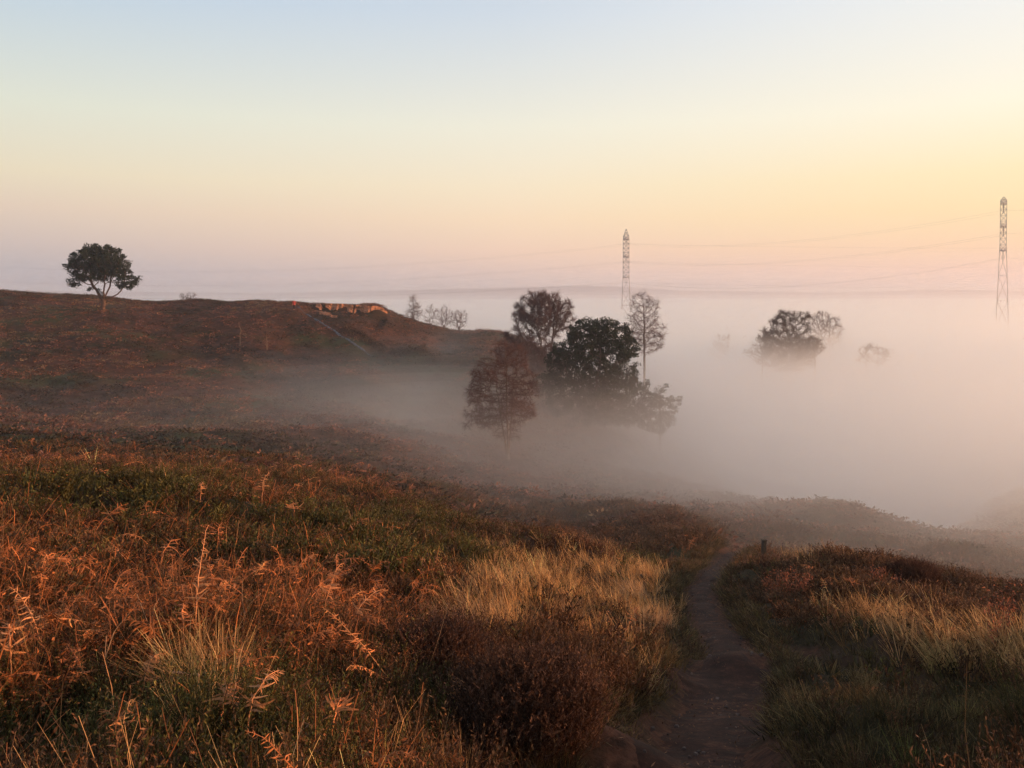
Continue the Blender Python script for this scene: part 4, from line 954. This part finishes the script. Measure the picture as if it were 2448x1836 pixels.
# ------------------------------------------------------------------ fog bank in the valley and thin haze above it
def scatter_mat(name, dens, col, g):
    m, N, L = nmat(name); v = N.new('ShaderNodeVolumeScatter'); v.inputs['Density'].default_value = dens; v.inputs['Anisotropy'].default_value = g; v.inputs['Color'].default_value = (*col, 1)
    o = N.new('ShaderNodeOutputMaterial'); L.new(v.outputs[0], o.inputs['Volume']); return m
FOG = [(-5.4, .0007), (-6.8, .002), (-8.0, .004), (-9.1, .008), (-10.2, .011), (-11.5, .014), (-13.2, .018), (-16, .03)]
FAR = [(35, .00028), (25, .0003), (16, .00025), (9, .0004), (4, .0006), (0, .0009)]   # thinner mist that thickens upward with distance
def fog():
    th = np.radians(np.arange(-180, 180, 3.0)); r = np.concatenate([[1.5], np.geomspace(12, 2800, 90)])
    TT, RR = np.meshgrid(th, r); X = RR * np.sin(TT); Y = RR * np.cos(TT); nr, nt = X.shape
    import bmesh
    root = bpy.data.objects.new('fog', None); C.objects.link(root); root.location = (0, 60, -20); tag(root, 'pale bank of ground fog filling the valley', 'fog', kind='stuff')
    und = fbm(X / 55, Y / 40, 7, 3) * 1.8 + fbm(X / 17, Y / 13, 12, 3) * 1.0 * np.exp(-RR / 300)
    und = und + 1.7 * np.exp(-((X + 12) / 17) ** 2 - ((Y - 92) / 13) ** 2) * .75 + np.clip((Y - 90) / 200, 0, 1) * .9 + np.clip((X - 8) / 25, 0, 1) * 1.5
    und = und - .9 * np.exp(-((X - 7) / 12) ** 2 - ((Y - 88) / 22) ** 2)
    und = und - np.clip((64 - Y) / 30, 0, 1) * 2.3 * (1 - .85 * np.clip((X - 2) / 14, 0, 1)) - np.clip((-X - 10) / 25, 0, 1) * np.clip((190 - Y) / 40, 0, 1) * 1.2 - np.clip((-X - 28) / 15, 0, 1) * np.clip((190 - Y) / 40, 0, 1) * 1.2
    mats = []
    for k, (zt, dn) in enumerate(FOG + FAR):
        far = k >= len(FOG)
        mats.append(scatter_mat('fog_air_%s' % 'abcdefghijklmn'[k], dn, (.925, .835, .77) if not far else (.50, .44, .45), .72))
        f = 1 + .10 * (min(k, 7) - 4)
        Z = zt + und * np.clip(f, .6, 1.5) + fbm(X / 25 + k * 3.1, Y / 20, 60 + k, 2) * .35
        if far: u_ = np.clip((RR - 110) / 700, 0, 1); Z = -7.5 + und * .5 + (zt + 7.5) * u_ * u_ * (3 - 2 * u_)
        Z = np.where(RR < 8, np.minimum(Z, -6), Z)
        top = np.c_[X.ravel(), Y.ravel(), Z.ravel()]; bot = top.copy(); bot[:, 2] = -28.6 - .02 * k
        sc_ = 1 - .0015 * k; top[:, :2] *= sc_; bot[:, :2] *= sc_
        v = np.vstack([top, bot, [[0, 0, Z[0].mean()], [0, 0, -28.6 - .02 * k]]]); M = nr * nt
        i = np.arange(nr - 1)[:, None] * nt; j = np.arange(nt)[None]; jk = (j + 1) % nt
        q = np.stack([i + j, i + jk, i + nt + jk, i + nt + j], -1).reshape(-1, 4)
        q2 = q[:, ::-1] + M; e = (nr - 1) * nt; jj = np.arange(nt); jn = (jj + 1) % nt
        side = np.c_[e + jj, e + jn, M + e + jn, M + e + jj]
        t = np.vstack([q[:, [0, 1, 2]], q[:, [0, 2, 3]], q2[:, [0, 1, 2]], q2[:, [0, 2, 3]], side[:, [0, 1, 2]], side[:, [0, 2, 3]],
                       np.c_[jn, jj, np.full(nt, 2 * M)], np.c_[M + jj, M + jn, np.full(nt, 2 * M + 1)]])
        o = make_mesh('fog_layer', v - [0, 60, -20], t, None, mats[-1], root)
        bm = bmesh.new(); bm.from_mesh(o.data); bmesh.ops.recalc_face_normals(bm, faces=bm.faces); bm.to_mesh(o.data); bm.free(); tag(o, kind='stuff')
    return root
if USE_FOG: fog()
def haze():
    m, N, L = nmat('haze_air'); v = N.new('ShaderNodeVolumePrincipled'); v.inputs['Density'].default_value = HAZE; v.inputs['Color'].default_value = (.80, .80, .88, 1); v.inputs['Anisotropy'].default_value = .35
    v.inputs['Density Attribute'].default_value = ''
    o = N.new('ShaderNodeOutputMaterial'); L.new(v.outputs[0], o.inputs['Volume'])
    mb = MB(); mb.box((0, 0, 3.0), (6100, 6100, 69)); o = mb.build('haze', m)
    o.data.color_attributes.remove(o.data.color_attributes[0])
    tag(o, 'thin pale haze over the heath', 'haze', kind='stuff')
if USE_HAZE: haze()

# ------------------------------------------------------------------ sky, sun, camera
SUN_EL, SUN_AZ = radians(9.0), radians(94)   # azimuth clockwise from the view direction (+y)
def s2l(c): return tuple(((q / 255) / 12.92 if q / 255 <= .04045 else ((q / 255 + .055) / 1.055) ** 2.4) for q in c)
def world():
    w = bpy.data.worlds.new('World'); S.world = w; w.use_nodes = True; N = w.node_tree.nodes; L = w.node_tree.links; N.clear()
    sky = N.new('ShaderNodeTexSky'); sky.sky_type = 'NISHITA'; sky.sun_disc = False; sky.sun_elevation = SUN_EL; sky.sun_rotation = SUN_AZ; sky.dust_density = 2.5; sky.air_density = 1.2
    b1 = N.new('ShaderNodeBackground'); b1.inputs['Strength'].default_value = .10; L.new(sky.outputs[0], b1.inputs['Color'])
    tc = N.new('ShaderNodeTexCoord'); sp = N.new('ShaderNodeSeparateXYZ'); L.new(tc.outputs['Generated'], sp.inputs[0])
    def math_(op, a, b=None):
        n = N.new('ShaderNodeMath'); n.operation = op
        for i, q in enumerate((a, b)):
            if q is None: continue
            if hasattr(q, 'is_output') or not isinstance(q, (int, float)): L.new(q, n.inputs[i])
            else: n.inputs[i].default_value = q
        return n.outputs[0]
    zz = math_('SQRT', math_('MAXIMUM', sp.outputs['Z'], 0.0))
    hr = math_('SQRT', math_('ADD', math_('ADD', math_('MULTIPLY', sp.outputs['X'], sp.outputs['X']), math_('MULTIPLY', sp.outputs['Y'], sp.outputs['Y'])), 1e-5))
    sx = math_('DIVIDE', sp.outputs['X'], hr)
    def ramp(stops):
        r = N.new('ShaderNodeValToRGB'); e = r.color_ramp.elements; r.color_ramp.interpolation = 'LINEAR'
        while len(e) > 1: e.remove(e[0])
        e[0].position = stops[0][0]; e[0].color = (*s2l(stops[0][1]), 1)
        for p, c in stops[1:]: x = e.new(p); x.color = (*s2l(c), 1)
        L.new(zz, r.inputs['Fac']); return r.outputs[0]
    RL = ramp(SKY_L); RC = ramp(SKY_C); RR_ = ramp(SKY_R); RS = ramp(SKY_S)
    def mix(a, b, lo, hi):
        mr = N.new('ShaderNodeMapRange'); mr.inputs['From Min'].default_value = lo; mr.inputs['From Max'].default_value = hi; mr.interpolation_type = 'LINEAR'; L.new(sx, mr.inputs['Value'])
        m = N.new('ShaderNodeMix'); m.data_type = 'RGBA'; L.new(mr.outputs['Result'], m.inputs['Factor']); L.new(a, m.inputs['A']); L.new(b, m.inputs['B']); return m.outputs['Result']
    col = mix(mix(mix(RL, RC, -.52, 0.0), RR_, 0.0, .52), RS, .52, 1.0)
    b2 = N.new('ShaderNodeBackground'); L.new(col, b2.inputs['Color']); b2.inputs['Strength'].default_value = .93
    ms = N.new('ShaderNodeMixShader'); ms.inputs['Fac'].default_value = .94; L.new(b1.outputs[0], ms.inputs[1]); L.new(b2.outputs[0], ms.inputs[2])
    o = N.new('ShaderNodeOutputWorld'); L.new(ms.outputs[0], o.inputs['Surface'])
SKY_L = [(0, (176, 170, 176)), (.10, (176, 171, 177)), (.17, (186, 178, 180)), (.237, (208, 190, 182)), (.307, (226, 204, 184)), (.363, (232, 218, 190)), (.45, (222, 224, 208)), (.57, (188, 206, 222)), (.75, (160, 182, 208)), (1, (140, 163, 196))]
SKY_C = [(0, (205, 184, 180)), (.10, (212, 190, 182)), (.17, (228, 198, 184)), (.237, (242, 208, 184)), (.307, (248, 220, 188)), (.363, (246, 228, 198)), (.45, (238, 234, 216)), (.57, (206, 216, 226)), (.75, (165, 186, 210)), (1, (140, 163, 196))]
SKY_R = [(0, (225, 194, 178)), (.10, (234, 198, 182)), (.17, (248, 206, 182)), (.237, (253, 214, 176)), (.307, (255, 225, 176)), (.363, (255, 233, 188)), (.45, (254, 245, 222)), (.57, (236, 238, 238)), (.75, (188, 200, 214)), (1, (142, 165, 197))]
SKY_S = [(0, (240, 190, 150)), (.10, (250, 200, 150)), (.17, (255, 210, 150)), (.237, (255, 222, 150)), (.307, (255, 235, 160)), (.363, (255, 245, 180)), (.45, (255, 250, 225)), (.57, (255, 252, 245)), (.75, (215, 218, 220)), (1, (145, 168, 198))]
world()
sd = bpy.data.lights.new('sun', 'SUN'); sd.energy = 5.0; sd.angle = radians(.55); sd.color = (1, .50, .24)
so = bpy.data.objects.new('sun', sd); C.objects.link(so)
from mathutils import Vector
dirv = Vector((sin(SUN_AZ) * cos(SUN_EL), cos(SUN_AZ) * cos(SUN_EL), sin(SUN_EL)))
so.rotation_euler = dirv.to_track_quat('Z', 'Y').to_euler(); so.location = (60, 0, 30)
cd = bpy.data.cameras.new('camera'); cd.sensor_width = 36; cd.lens = 36 * F / W; cd.shift_y = (CY - 384) / W; cd.clip_start = .05; cd.clip_end = 12000
co = bpy.data.objects.new('camera', cd); C.objects.link(co); co.location = (0, 0, 0); co.rotation_euler = (pi / 2 - PITCH, 0, 0)
S.camera = co
S.view_settings.view_transform = 'Standard'; S.view_settings.look = 'None'; S.view_settings.gamma = 1; S.view_settings.exposure = .25
cy = S.cycles
cy.use_denoising = True
try: cy.denoiser = 'OPENIMAGEDENOISE'; cy.denoising_prefilter = 'ACCURATE'
except Exception: pass
cy.max_bounces = 8; cy.diffuse_bounces = 3; cy.glossy_bounces = 1; cy.transmission_bounces = 2; cy.volume_bounces = VB; cy.transparent_max_bounces = 64
cy.use_adaptive_sampling = True; cy.adaptive_threshold = .03
print('script seconds', round(time.time() - T0, 1))
